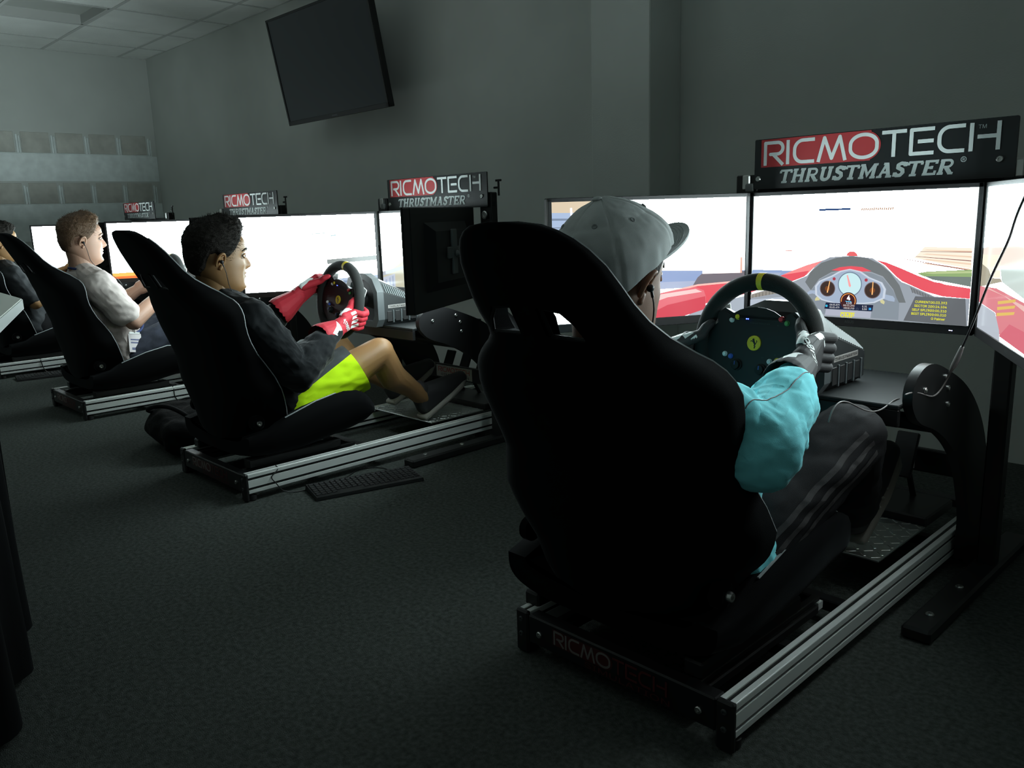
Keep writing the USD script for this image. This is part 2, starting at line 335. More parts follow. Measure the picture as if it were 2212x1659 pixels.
# local: x right, y up the screen, z towards the viewer (X x Y = -Y-ish)
part(tv, 'back_shell', tvb(-.50, .50, .06, .58, -.075, -.03, .02), 'black_paint')
part(tv, 'housing', tvb(-.556, .556, 0, .645, -.04, 0, .004), 'black_paint')
part(tv, 'screen', tvb(-.540, .540, .026, .631, -.001, .0015), 'tv_glass', label='dark switched-off screen')
part(tv, 'bezel', cat_([tvb(-.556, -.540, 0, .645, -.002, .005, .001), tvb(.540, .556, 0, .645, -.002, .005, .001), tvb(-.556, .556, .631, .645, -.002, .005, .001), tvb(-.556, .556, 0, .026, -.002, .005, .001)]), 'black_paint')
part(tv, 'maker_badge', tvb(-.03, .03, .009, .017, .005, .0056), 'plastic_mid')
part(tv, 'wall_bracket', cat_([box(-4.72, -4.33, 3.11, 3.1395, 1.65, 2.0, .004), box(-4.6, -4.56, 2.9, 3.12, 1.75, 1.8), box(-4.5, -4.46, 2.9, 3.12, 1.75, 1.8), box(-4.66, -4.40, 2.925, 2.945, 1.70, 1.9)]), 'black_metal')

# ---------------------------------------------------------------- the four stations
RIG = [dict(cx=-.902, yr=1.108, s=1.132, sx=-.948, wy=1.590, wz=.612, my=2.05, mx=-.905, sy=2.10, sgx=-.893, sw=.636, sz=(.945, 1.076), where='nearest rig', ord='nearest'),
       dict(cx=-2.729, yr=1.154, s=1.195, sx=-2.760, wy=1.712, wz=.600, my=2.10, mx=-2.712, sy=2.15, sgx=-2.67, sw=.634, sz=(.930, 1.060), where='second rig', ord='second'),
       dict(cx=-4.425, yr=1.180, s=1.246, sx=-4.452, wy=1.752, wz=.605, my=2.14, mx=-4.40, sy=2.20, sgx=-4.36, sw=.634, sz=(.932, 1.062), where='third rig', ord='third'),
       dict(cx=-6.07, yr=1.19, s=1.28, sx=-6.08, wy=1.77, wz=.605, my=2.20, mx=-6.12, sy=2.30, sgx=-6.26, sw=.59, sz=(.948, 1.070), where='farthest rig', ord='farthest')]

# rig frame: local origin at the middle of the rear rail ends, on the floor
def rail_profile(w=.032, h=.066):
    p = sbox(-w / 2, 0, w / 2, h).buffer(-.002, join_style=1).buffer(.002, join_style=1)
    slot = lambda x, y, d: affinity.rotate(sbox(-.0042, 0, .0042, .003).union(Polygon([(-.0075, .003), (.0075, .003), (.0045, .009), (-.0045, .009)])), d, origin=(0, 0))
    for x, y, d in ((0, 0, 0), (0, h, 180), (-w / 2, h * .25, -90), (-w / 2, h * .75, -90), (w / 2, h * .25, 90), (w / 2, h * .75, 90)):
        p = p.difference(affinity.translate(slot(0, 0, d), x, y))
    return p
PART = part
# ---------------------------------------------------------------- bucket seat
def make_seat(t, ox, oy):
    part = lambda p, n, m_, mt, world=False, **k: PART(p, n, move(m_, (ox, oy, 0)), mt, world=False, **k)
    zz = np.array([.13, .16, .2, .25, .28, .30, .328, .356, .38, .40, .42, .44, .46, .48, .50, .52, .535, .55, .565, .58, .595, .61, .62, .63, .645, .66, .672, .685, .70, .73, .76, .79, .82, .845, .862, .875, .884, .889])
    I = lambda xs, ys: np.interp(zz, xs, ys)
    w = I([.13, .16, .2, .25, .29, .32, .356, .40, .44, .48, .52, .55, .58, .61, .63, .645, .66, .672, .685, .70, .73, .78, .82, .845, .862, .875, .884, .889], [.135, .175, .205, .233, .269, .286, .298, .286, .272, .275, .282, .288, .291, .287, .274, .258, .236, .214, .196, .186, .180, .168, .155, .138, .121, .100, .075, .03])
    yb = I([.13, .2, .3, .45, .6, .75, .889], [.0, -.02, -.03, -.055, -.10, -.182, -.258])
    yf = I([.13, .25, .30, .356, .40, .44, .48, .52, .55, .58, .63, .645, .66, .685, .70, .73, .76, .84, .889], [.15, .146, .122, .10, .086, .066, .038, .017, .005, -.001, -.001, -.002, -.008, -.032, -.055, -.10, -.13, -.188, -.23])
    th = np.radians(np.linspace(-90, 90, 33)); e = .62
    sp = lambda x, p: np.sign(x) * np.abs(x) ** p
    rings = []
    for z, W, b, f in zip(zz, w, yb, yf):
        xo, yo = W * sp(np.sin(th), e), f + (b - f) * np.abs(np.cos(th)) ** e
        k = .80 if z < .68 else .55
        xi, yi = (W - min(.036, W * .3)) * sp(np.sin(th), .8), f + (b - f) * (.42 if z > .70 else .66) * np.abs(np.cos(th)) ** .9
        rings.append(np.c_[np.r_[xo, xi[::-1]], np.r_[yo, yi[::-1]], np.full(66, z)])
    shell = MF(loft(rings))
    for sx in (-1, 1):
        c = Polygon([(sx * .034, .702), (sx * .108, .700), (sx * .098, .722), (sx * .078, .742), (sx * .034, .746)]).buffer(.004)
        shell = shell - MF(prism(c, .6, (-.02, .2, 0), (1, 0, 0), (0, 0, 1), (0, -1, 0)))
    tb = T(shell)
    bk = part(t, 'seat_backrest', tb, 'velour', world=False, smooth=40)
    for sx in (-1, 1):
        c = Polygon([(sx * .034, .702), (sx * .108, .700), (sx * .098, .722), (sx * .078, .742), (sx * .034, .746)])
        loop = np.array(c.buffer(.003).exterior.coords)
        ys = np.interp(loop[:, 1], zz, yb)
        part(bk, 'slot_trim', tube(np.c_[loop[:, 0] - .02, ys + .012, loop[:, 1]], .004, 6, caps=False), 'plastic_grey', world=False)
    # piping along the bolster edges
    for sx in (-1, 1):
        m_ = (zz > .22) & (zz < .87)
        part(bk, 'piping', tube(np.c_[sx * (w[m_] - .004), yf[m_] + .002, zz[m_]],   .0030, 6), 'piping', world=False, label='thin pale piping on the bolster edge')
    # seat cushion with raised side bolsters
    yy = np.array([-.01, .03, .08, .13, .19, .25, .31, .36, .41, .44, .465, .485, .50])
    J = lambda xs, ys: np.interp(yy, xs, ys)
    zt = J([-.01, .08, .13, .25, .36, .42, .45, .48, .50], [.20, .215, .245, .282, .302, .296, .275, .24, .20])
    zb = J([-.01, .05, .2, .33, .42, .46, .48, .50], [.125, .105, .097, .115, .130, .145, .165, .195])
    zc = J([-.01, .2, .36, .44, .50], [.17, .175, .215, .225, .196])
    W = J([-.01, .1, .3, .44, .48, .50], [.255, .272, .278, .272, .265, .245])
    rings = []
    for y, a, b, c, wd in zip(yy, zt, zb, zc, W):
        xo, zo = wd * sp(np.sin(th), .55), a + (b - a) * np.abs(np.cos(th)) ** .55
        xi, zi = (wd - .05) * sp(np.sin(th), .75), a + (min(c, a - .004) - a) * np.abs(np.cos(th)) ** .8
        rings.append(np.c_[np.r_[xo, xi[::-1]], np.full(66, y), np.r_[zo, zi[::-1]]])
    cu = part(t, 'seat_cushion', loft(rings), 'velour', world=False, smooth=50)
    for sx in (-1, 1):
        m_ = yy > .1
        part(cu, 'piping', tube(np.c_[sx * (W[m_] - .024), yy[m_], zt[m_] + .0015],   .0030, 6), 'piping', world=False, label='thin pale piping on the bolster edge')
        part(t, 'hinge_boss', lathe([(.026, 0), (.026, .018), (.020, .024), (0, .024)], 20, (sx * .222, .035, .245), (sx, 0, 0)), 'velour', world=False)
        part(t, 'hinge_bolt', bolt((sx * .2455, .035, .245), (sx, 0, 0), .010, .010), 'screw', world=False)
        part(t, 'seat_mount', box(sx * .2 - .02, sx * .2 + .02, .0, .36, .088, .12, .004), 'black_metal', world=False)
    return t
LEN, RZ = 1.42, .027
def make_rig(R, label, tag):
    t = thing('racing_rig', label, 'simulator rig', (R['cx'], R['yr'], 0), group=None)
    L = dict(world=False)
    prof = rail_profile()
    for sx in (-1, 1):
        rail = prism(prof, LEN, (sx * .2405, 0, RZ), (1, 0, 0), (0, 0, 1), (0, 1, 0))
        r = part(t, 'rail', rail, 'alu', smooth=False, label='slotted aluminium side rail', **L)
        part(r, 'end_cap', box(sx * .2405 - .0175, sx * .2405 + .0175, -.012, .0005, .0015, RZ + .068, .004), 'black_metal', **L)
        for z in (.25, .75): part(r, 'bolt', bolt((sx * .2405, -.0115, RZ + .066 * z), (0, -1, 0), .0055, .004), 'plastic_mid', **L)
        for z in (.25, .75): part(r, 'slot_shade', cat_([box(sx * .2405 + q * .0125 - .0008, sx * .2405 + q * .0125 + .0008, .001, LEN - .001, RZ + .066 * z - .0044, RZ + .066 * z + .0044) for q in (-1, 1)]), 'black_metal', smooth=False, **L)  # black strips laid in the rail grooves stand in for their shade
        part(r, 'slot_shade', box(sx * .2405 - .0044, sx * .2405 + .0044, .001, LEN - .001, RZ + .0622, RZ + .0635), 'black_metal', smooth=False, **L)
        part(r, 'far_cap', box(sx * .2405 - .0165, sx * .2405 + .0165, LEN - .0005, LEN + .006, RZ, RZ + .066, .003), 'black_metal', **L)
        for y in (.015, LEN - .03):
            part(t, 'foot', lathe([(.014, 0), (.016, .003), (.016, .018), (.008, .02), (.008, RZ)], 16, (sx * .2405, y, 0)), 'rubber', **L)
    bar = part(t, 'rear_crossbar', box(-.222, .222, -.010, .022, RZ + .002, RZ + .064, .003), 'black_paint', **L)
    a, w = .052, 1.0
    X, Y = (1, 0, 0), (0, 0, 1)
    k = .030
    rw, tw = W1 * k, W2 * k
    part(bar, 'red_field', prism(sbox(-.004, -.002, rw - .012, k + .002).union(affinity.scale(Point(rw - .016, k / 2).buffer(1), .018, .017)), .0003, (-.150, -.0103, RZ + .024), X, Y), 'deep_red', smooth=False, **L)
    part(bar, 'lettering', prism(affinity.scale(RICMO, k, k, origin=(0, 0)), .0006, (-.150, -.0106, RZ + .024), X, Y), 'dim_white', smooth=False, label='faint company name on the crossbar', **L)
    part(bar, 'lettering', prism(affinity.scale(TECH, k, k, origin=(0, 0)), .0006, (-.150 + rw + .002, -.0106, RZ + .024), X, Y), 'dim_red', smooth=False, **L)
    part(bar, 'lettering', text_flat('SIMULATION', .011, (-.07, -.0108, RZ + .008), X, Y, width=.20), 'dim_red', smooth=False, **L)
    for sx in (-1, 1): part(bar, 'bolt', bolt((sx * .19, -.010, RZ + .03), (0, -1, 0), .007, .005), 'screw', **L)
    for y in (.28, .52, 1.02, LEN - .06): part(t, 'crossbar', box(-.2245, .2245, y, y + .032, RZ + .004, RZ + .03, .003), 'black_paint', **L)
    for sx in (-1, 1):
        part(t, 'seat_slider', cat_([box(sx * .165 - .016, sx * .165 + .016, .03, .45, RZ + .03, RZ + .05, .003), box(sx * .165 - .008, sx * .165 + .008, .02, .47, RZ + .05, RZ + .062, .002)]), 'black_metal', **L)
        part(t, 'slider_end', box(sx * .165 - .012, sx * .165 + .012, .455, .475, RZ + .034, RZ + .05), 'alu', **L)
    make_seat(t, R['sx'] - R['cx'], R['s'] - R['yr'])
    # curved side uprights carrying the wheel deck
    o = tag  # forward shift of the uprights
    out = [(.615, .475), (.60, .505), (.605, .53), (.63, .553), (.675, .566), (.72, .562), (.79, .54), (.90, .495), (1.0, .43), (1.075, .35), (1.125, .25), (1.145, .15), (1.145, .03),
           (1.00, .03), (.995, .12), (.97, .2), (.925, .28), (.86, .345), (.79, .39), (.71, .425), (.645, .45)]
    pl = Polygon(spline(np.array(out + [out[0]]), 120)).buffer(0)
    for sx in (-1, 1):
        u = part(t, 'side_upright', prism(affinity.translate(pl, o, 0), .020, (sx * .2755 - .010, 0, 0), (0, 1, 0), (0, 0, 1)), 'black_paint', **L)
        for y, z in ((.665, .515), (.80, .497), (.78, .525), (.805, .46)):
            part(u, 'bolt', bolt((sx * .2755 + sx * .010, y + o, z), (sx, 0, 0), .0065, .004), 'screw', **L)
    part(t, 'wheel_deck', box(-.2655, .2655, .585 + o, .93 + o, .483, .493, .002), 'plastic_grey', label='dark grey wheel deck plate', **L)
    part(t, 'deck_front', box(-.2655, .2655, .585 + o, .597 + o, .447, .4835, .002), 'black_paint', **L)
    fb = part(t, 'front_beam', box(-.2655, .2655, 1.105, 1.125, .20, .262, .003), 'black_paint', **L)
    pt_ = part(fb, 'name_plate', box(-.12, .12, 1.1035, 1.1052, .206, .258, .0006), 'sticker', label='white name plate with red and black letters', **L)
    part(fb, 'lettering', prism(affinity.scale(RICMO.union(affinity.translate(TECH, W1 + .04, 0)), .21 / (W1 + W2), .022, origin=(0, 0)), .0005, (-.105, 1.1034, .229), (1, 0, 0), (0, 0, 1)), 'sticker_red', smooth=False, **L)
    part(fb, 'lettering', text_flat('SIMULATION', .010, (-.09, 1.1031, .212), (1, 0, 0), (0, 0, 1), width=.19), 'black_metal', smooth=False, **L)
    part(t, 'deck_beam', tube([(-.2655, .84 + o, .40), (.2655, .84 + o, .40)], .02, 12), 'black_metal', **L)
    hp = box(-.20, .20, .70 + o, .98 + o, .094, .099, .001)
    heel = part(t, 'heel_plate', hp, 'diamond', label='bright diamond-tread heel plate', **L)
    tr = []
    for i in range(14):
        for j in range(10):
            q = box(-.011, .011, -.003, .003, 0, .0016, .0008); tr.append(move(q, (-.185 + i * .0285, .715 + o + j * .0285, .0985), rz=45 if (i + j) % 2 else -45))
    part(heel, 'tread', cat_(tr), 'diamond', smooth=False, **L)
    part(t, 'pedal_base', box(-.2, .2, .985 + o, 1.17 + o, .093, .12, .004), 'black_metal', **L)
    for x in (-.11, 0, .11):
        part(t, 'pedal', cat_([move(box(-.028, .028, -.006, .006, 0, .12, .003), (x, 1.03 + o, .20), rx=-25), tube([(x, 1.14 + o, .115), (x, 1.07 + o, .24)], .008, 8)]), 'black_metal', **L)
    return t
make_rig(RIG[0], 'nearest racing simulator rig, big black bucket seat on silver rails, driver in grey cap', 0.)
make_rig(RIG[1], 'racing simulator rig with black seat and silver rails under the driver in lime shorts', .11)
make_rig(RIG[2], 'racing simulator rig with black seat and silver rails under the driver in pale T-shirt', .12)
make_rig(RIG[3], 'farthest racing simulator rig, only a silver rail seen at the left edge', .13)

# ---------------------------------------------------------------- displays (what each shows is flat print on a glowing panel)
SW, SH = .552, .309
S = lambda r, g, b: tuple(((x / 255 + .055) / 1.055) ** 2.4 if x > 10 else x / 3294 for x in (r, g, b))
WH = tuple(WHITE)
class Screen:
    """picture in (u right, v down), 0..1"""
    def __init__(s): s.v, s.f, s.c, s.n, s.k = [], [], [], 0, 0
    def add(s, uv, f, col):
        s.k += 1; uv = np.asarray(uv, float)
        s.v.append(np.c_[uv[:, 0] * SW, (1 - uv[:, 1]) * SH, np.full(len(uv), .00012 * s.k)]); s.f.append(np.asarray(f) + s.n); s.n += len(uv); s.c.append(np.tile(col, (len(uv), 1)))
    def poly(s, pts, col, r=0.):
        g = pts if hasattr(pts, 'geom_type') else Polygon(pts)
        g = affinity.scale(g, SW, SH, origin=(0, 0)).buffer(0)
        if r: g = g.buffer(r * SW).buffer(-r * SW)
        g = affinity.scale(g, 1 / SW, 1 / SH, origin=(0, 0)).intersection(sbox(0, 0, 1, 1))
        for q in getattr(g, 'geoms', [g]):
            if q.geom_type == 'Polygon' and q.area > 1e-6:
                v, f = trimesh.creation.triangulate_polygon(q, engine='earcut'); s.add(v, f, col)
        return s
    def circ(s, u, v, r, col, r0=0., a=None):
        g = Point(0, 0).buffer(r, quad_segs=10)
        if r0: g = g.difference(Point(0, 0).buffer(r0, quad_segs=10))
        if a: g = g.intersection(Polygon([(0, 0)] + [(2 * r * math.cos(math.radians(t)), 2 * r * math.sin(math.radians(t))) for t in np.linspace(a[0], a[1], 12)]))
        return s.poly(affinity.affine_transform(g, [1, 0, 0, SW / SH, u, v]), col)
    def text(s, txt, u, v, h, col, width=None, bold=False, right=False):
        t = text_poly(txt, h * SH, bold); q = t.vertices[:, :2] / [SW, -SH]; x1 = q[t.faces.ravel(), 0].max()
        if width: q = q * [width / x1, 1]; x1 = width
        use = np.unique(t.faces); m_ = np.full(len(q), -1); m_[use] = np.arange(len(use))
        s.add(q[use] + [u - (x1 if right else 0), v], m_[t.faces], col); return s
def blank(col=WH):
    s = Screen(); n = 6; g = np.array([(i / n, j / n) for j in range(n + 1) for i in range(n + 1)])
    f = [(j * (n + 1) + i, j * (n + 1) + i + 1, (j + 1) * (n + 1) + i) for j in range(n) for i in range(n)] + [(j * (n + 1) + i + 1, (j + 1) * (n + 1) + i + 1, (j + 1) * (n + 1) + i) for j in range(n) for i in range(n)]
    s.add(g, np.array(f)[:, ::-1], col); return s
RED, SAL, GRY, DGR = S(238, 92, 104), S(255, 150, 150), S(158, 166, 176), S(112, 118, 124)
BLU, POD, YEL, NAVY = S(150, 172, 214), S(168, 184, 206), S(240, 236, 40), S(34, 40, 66)
def cockpit():
    s = blank()
    s.poly([(.334, .122), (.479, .122), (.479, .135), (.334, .137)], S(40, 70, 120))
    for i in range(16): s.poly([(.53 + i * .009, .125), (.535 + i * .009, .125), (.533 + i * .009, .143), (.528 + i * .009, .143)], S(190, 150, 120))
    s.poly([(.808, .425), (.992, .431), (.996, .579), (.895, .553), (.769, .507)], S(255, 246, 226))
    for v in (.445, .475, .515, .545): s.poly([(.82, v), (.994, v + .004 + (v - .44) * .3), (.994, v + .016 + (v - .44) * .3), (.80, v + .005)], S(246, 216, 190))
    for q in ([(.763, .459), (.993, .458), (.993, .463), (.763, .461)], [(.773, .495), (.994, .521), (.994, .527), (.773, .498)], [(.683, .502), (.995, .591), (.995, .598), (.683, .505)]): s.poly(q, S(150, 96, 92))
    s.poly([(.103, .463), (.21, .46), (.21, .465), (.104, .467)], S(226, 150, 140))
    s.poly([(.004, .631), (.222, .63), (.148, .69), (0, .70)], BLU)
    s.poly([(0, .66), (.16, .65), (.14, .69), (0, .70)], S(172, 184, 210))
    s.poly([(.786, .624), (.823, .61), (1, .587), (1, .642), (.816, .648)], S(150, 178, 120))
    s.poly([(.80, .62), (.9, .603), (1, .597), (1, .612), (.85, .625)], S(190, 206, 150))
    s.poly([(.816, .644), (1, .64), (1, .712), (.9, .682), (.85, .669)], S(120, 132, 126))
    s.poly([(.1, .694), (.148, .682), (.216, .63), (.288, .58), (.357, .543), (.401, .517), (.387, .534), (.328, .591), (.29, .661), (.208, .727), (.101, .77), (0, .832), (0, .735)], SAL)
    s.poly([(.121, .700), (.169, .668), (.299, .627), (.28, .675), (.208, .727), (.101, .77), (0, .832), (0, .775)], RED)
    s.poly([(.608, .528), (.653, .546), (.72, .591), (.791, .643), (.859, .686), (.941, .703), (1, .722), (1, .80), (.896, .791), (.82, .759), (.724, .686), (.696, .648), (.65, .57)], RED)
    s.poly([(.850, .671), (.9, .683), (1, .712), (1, .725), (.9, .702)], (2.5, 2.5, 2.6))
    s.poly([(0, .85), (.208, .731), (.29, .67), (.328, .591), (.357, .548), (.396, .513), (.501, .498), (.594, .516), (.645, .57), (.697, .656), (.724, .694), (.759, .716), (.863, .794), (1, .80), (1, 1), (0, 1)], GRY)
    s.poly([(.283, .722), (.309, .635), (.358, .56), (.43, .516), (.501, .502), (.571, .516), (.627, .559), (.674, .625), (.716, .719), (.747, .852), (.716, .855), (.691, .753), (.643, .655), (.593, .623), (.499, .607), (.409, .632), (.351, .692), (.313, .789)], S(116, 122, 124), .004)
    s.poly([(.409, .64), (.351, .70), (.30, .83), (.30, .98), (.72, .99), (.72, .86), (.69, .76), (.643, .665), (.593, .633), (.499, .617)], S(140, 150, 160))
    s.poly([(.408, .617), (.447, .591), (.499, .58), (.55, .586), (.592, .617), (.533, .624), (.499, .607), (.471, .625), (.433, .62)], RED)
    s.poly([(.475, .50), (.479, .478), (.488, .467), (.5, .463), (.512, .467), (.521, .479), (.527, .50)], S(240, 110, 112))
    s.poly([(0, .85), (.172, .765), (.173, .818), (0, .882)], S(150, 146, 138))
    for i in range(9): s.poly([(.01 + i * .018, .852 - i * .009), (.014 + i * .018, .850 - i * .009), (.014 + i * .018, .878 - i * .007), (.01 + i * .018, .880 - i * .007)], S(118, 114, 108))
    s.poly([(0, .896), (.2, .851), (.176, .987), (0, .997)], S(186, 196, 210))
    s.poly([(.055, .955), (.115, .926), (.114, .994), (.054, .991)], S(140, 146, 150)).poly([(.164, .912), (.198, .896), (.176, .96), (.16, .989)], S(140, 146, 150))
    s.poly([(.76, .724), (.786, .745), (.863, .798), (.843, .812), (.774, .77)], S(130, 134, 138))
    for i in range(7): s.poly([(.765 + i * .012, .735 + i * .008), (.768 + i * .012, .737 + i * .008), (.776 + i * .011, .775 + i * .005), (.773 + i * .011, .773 + i * .005)], S(100, 104, 108))
    s.poly([(.358, .786), (.313, .789), (.298, .808), (.301, .825), (.324, .814), (.365, .833)], POD, .004).poly([(.643, .789), (.693, .805), (.702, .824), (.701, .848), (.676, .843), (.64, .821)], POD, .004)
    s.poly([(.338, .857), (.35, .83), (.361, .842), (.361, .867), (.338, .874)], S(214, 210, 160), .003).poly([(.638, .846), (.649, .833), (.66, .852), (.657, .873), (.643, .862)], S(214, 210, 160), .003)
    pod = [(.348, .821), (.345, .753), (.362, .713), (.42, .667), (.457, .628), (.497, .612), (.542, .628), (.58, .671), (.636, .708), (.652, .755), (.649, .821), (.611, .857), (.568, .869), (.44, .881), (.375, .857)]
    s.poly(Polygon(pod).buffer(.01), S(206, 216, 230)).poly(pod, POD, .006)
    s.circ(.426, .686, .0072, S(176, 70, 84)).circ(.573, .687, .0072, S(176, 70, 84))
    s.circ(.5, .725, .0555, S(120, 138, 158)).circ(.5, .725, .051, S(206, 240, 244))
    s.poly([(.484, .655), (.489, .65), (.506, .735), (.503, .75), (.496, .74)], S(255, 170, 170))
    for u, v, a in ((.397, .768, .35), (.604, .766, .03)):
        s.circ(u, v, .0365, S(110, 96, 100)).circ(u, v, .033, S(66, 52, 48)).circ(u, v, .012, S(120, 70, 40))
        c, q = math.cos(a), math.sin(a)
        s.poly([(u - .003, v + .035 * c), (u + .003, v + .035 * c), (u + .03 * q + .002, v - .068 * c), (u + .03 * q - .002, v - .068 * c)], S(255, 190, 120))
    s.poly([(.393, .882), (.612, .883), (.609, .933), (.387, .934)], NAVY)
    s.poly([(.395, .937), (.605, .935), (.602, .988), (.391, .985)], S(180, 184, 200))
    s.circ(.498, .859, .0385, S(70, 38, 40)).circ(.498, .859, .034, S(255, 170, 90), .0305, (170, 385))
    s.text('4', .490, .852, .034, WH, bold=True).text('118', .488, .884, .018, S(220, 240, 255), bold=True)
    s.poly([(.485, .860), (.512, .860), (.512, .866), (.485, .866)], S(60, 180, 230))
    W_ = S(255, 255, 255)
    for i, (a, b, c) in enumerate((('00:25.879', '00:33.393', '0.31'), ('01:01.479', '+00:00.310', '0.00'))):
        v = .904 + i * .021
        s.text(a, .412, v, .014, W_, .047).text(b, .476, v, .014, W_, .052).text(c, .563, v, .014, W_, .022)
    s.circ(.398, .909, .0055, S(60, 190, 230)).poly([(.594, .905), (.605, .905), (.605, .923), (.594, .923)], S(60, 170, 240))
    s.circ(.542, .922, .006, S(80, 88, 110), .004)
    s.poly([(.466, .954), (.532, .952), (.532, .96), (.466, .961)], YEL).text('OMP', .464, .993, .030, YEL, .066, bold=True)
    s.poly([(.79, .796), (.988, .80), (1, 1), (.747, .989)], S(104, 108, 112))
    for i, (a, b) in enumerate((('CURRENT:', '00:33.393'), ('SECTOR 2:', '00:24.104'), ('SELF SPLIT:', '+00:00.310'), ('BEST SPLIT:', '+00:00.310'))):
        v = .846 + i * .0305
        s.text(a, .8555, v, .017, YEL, None, True, True).text(b, .919, v, .017, YEL, None, True, True)
    s.text('G Palmer', .916, .968, .017, YEL, None, True, True)
    return s
def left_view():
    s = blank()
    s.poly([(0, .0), (.3, .0), (.3, .10), (0, .085)], S(226, 208, 180)).poly([(0, .085), (.3, .10), (.3, .30), (0, .30)], S(176, 196, 226))
    s.poly([(0, .13), (.3, .145), (.3, .16), (0, .147)], S(130, 146, 170)).poly([(0, .2), (.3, .21), (.3, .22), (0, .21)], S(140, 156, 180)).poly([(.09, .05), (.10, .05), (.10, .11), (.09, .11)], (1.5, 1.5, 1.6))
    s.poly([(.0, .56), (1, .632), (1, .76), (0, .75)], BLU).poly([(.0, .68), (1, .71), (1, .76), (0, .75)], S(178, 190, 218))
    s.poly([(.713, .75), (.742, .673), (.782, .621), (1, .64), (1, .76)], S(120, 114, 122))
    s.poly([(.766, .512), (.985, .517), (.985, .655), (.767, .645)], (1.25, 1.12, 1.08), .01).poly([(.975, .52), (.985, .52), (.985, .655), (.975, .655)], S(240, 190, 170))
    s.poly([(.2, .93), (.456, .83), (.535, .80), (.743, .735), (1, .722), (1, .845), (.791, .904), (.675, 1), (.2, 1)], RED).poly([(.2, .91), (.535, .792), (.743, .732), (1, .718), (1, .733), (.743, .748), (.535, .812), (.2, .94)], S(255, 200, 190))
    s.poly([(.674, 1.01), (.791, .915), (1, .862), (1, 1.01)], S(176, 186, 198))
    s.poly([(.1, .98), (.445, .835), (.535, .793), (.627, .771), (.731, .757), (.776, .789), (.788, .847), (.786, .951), (.674, 1.0), (.1, 1.0)], S(240, 124, 134), .01)
    s.poly([(.3, .90), (.512, .805), (.731, .772), (.767, .800), (.581, .830), (.478, .88), (.3, .96)], S(255, 214, 212))
    s.poly([(.45, .99), (.581, .895), (.785, .84), (.786, .951), (.674, 1.0), (.49, 1.0)], S(222, 84, 98), .004)
    return s
def right_view():
    s = blank(tuple(WHITE * 1.4))
    s.poly([(0, .43), (.25, .378), (1, .374), (1, .45), (0, .55)], S(252, 238, 226)).poly([(0, .475), (.287, .45), (.308, .599), (.185, .617), (.119, .565), (0, .55)], S(255, 250, 228))
    s.poly([(.0, .542), (.119, .565), (.185, .617), (.318, .602), (.342, .619), (0, .705)], S(176, 170, 150))
    s.poly([(.306, .541), (1, .45), (1, .71), (.749, .689), (.342, .619)], S(206, 222, 216))
    s.poly([(0, .701), (.272, .673), (.753, .70), (1, .72), (1, 1), (.367, .96), (.284, .834), (0, .817)], S(226, 138, 146)).poly([(.031, .7), (.122, .689), (.754, .717), (1, .75), (1, .79), (.763, .76), (.398, .702)], S(240, 196, 190))
    s.poly([(.5, .86), (1, .86), (1, 1), (.367, .97)], S(220, 116, 130)).poly([(0, .817), (.284, .834), (.367, .935), (.38, 1), (0, 1)], S(188, 196, 206))
    for v in (.752, .79, .83): s.poly([(.31, v), (.56, v - .06), (.55, v - .04), (.315, v + .02)], S(232, 196, 110))
    return s
def road_view(kind):
    s = blank()
    if kind == 'L2':
        s.poly([(.62, .60), (1, .57), (1, .63), (.62, .66)], S(150, 160, 158)).poly([(.55, .88), (1, .84), (1, .95), (.6, 1), (.5, 1)], S(186, 204, 228)).poly([(.7, .90), (1, .88), (1, .90), (.72, .93)], S(140, 160, 190))
        s.poly([(.52, .24), (.62, .235), (.62, .245), (.52, .25)], S(220, 240, 240)); s.poly([(.66, .27), (.7, .265), (.7, .28), (.66, .285)], S(206, 236, 240))
    elif kind == 'C2':
        s.poly([(0, .86), (.25, .66), (.6, .52), (1, .55), (1, 1), (0, 1)], S(206, 204, 180)).poly([(0, .80), (.12, .76), (.3, .70), (.3, .74), (.1, .82), (0, .86)], S(190, 196, 206)).poly([(0, .88), (.16, .82), (.16, 1), (0, 1)], S(200, 208, 222))
        for u in (.03, .08, .12): s.poly([(u, .93 - u * .6), (u + .02, .92 - u * .6), (u + .02, 1), (u, 1)], S(170, 184, 206))
    elif kind == 'C3':
        s.poly([(0, .74), (1, .70), (1, 1), (0, 1)], S(255, 150, 40)).poly([(0, .90), (1, .86), (1, 1), (0, 1)], S(214, 84, 30)).poly([(.55, .66), (.7, .6), (.85, .63), (.9, .72), (.5, .72)], S(120, 70, 50))
        s.poly([(.4, .82), (.9, .78), (.95, .92), (.4, .94)], (1.6, 1.2, .8))
    elif kind == 'L3':
        s.poly([(0, .90), (1, .86), (1, 1), (0, 1)], (2.2, .62, .12)).poly([(0, .96), (1, .94), (1, 1), (0, 1)], (1., .2, .03))
    elif kind == 'C4':
        s.poly([(.2, .5), (.5, .49), (.5, .505), (.2, .51)], S(206, 214, 250)).poly([(0, .86), (1, .84), (1, 1), (0, 1)], (2.4, 2.8, 3.4)).poly([(.3, .78), (.7, .77), (.7, .80), (.3, .81)], S(120, 130, 150))
    elif kind == 'L4':
        s.poly([(0, .88), (1, .85), (1, 1), (0, 1)], (2.2, 2.7, 3.4))
    return s
AL = math.radians(62)
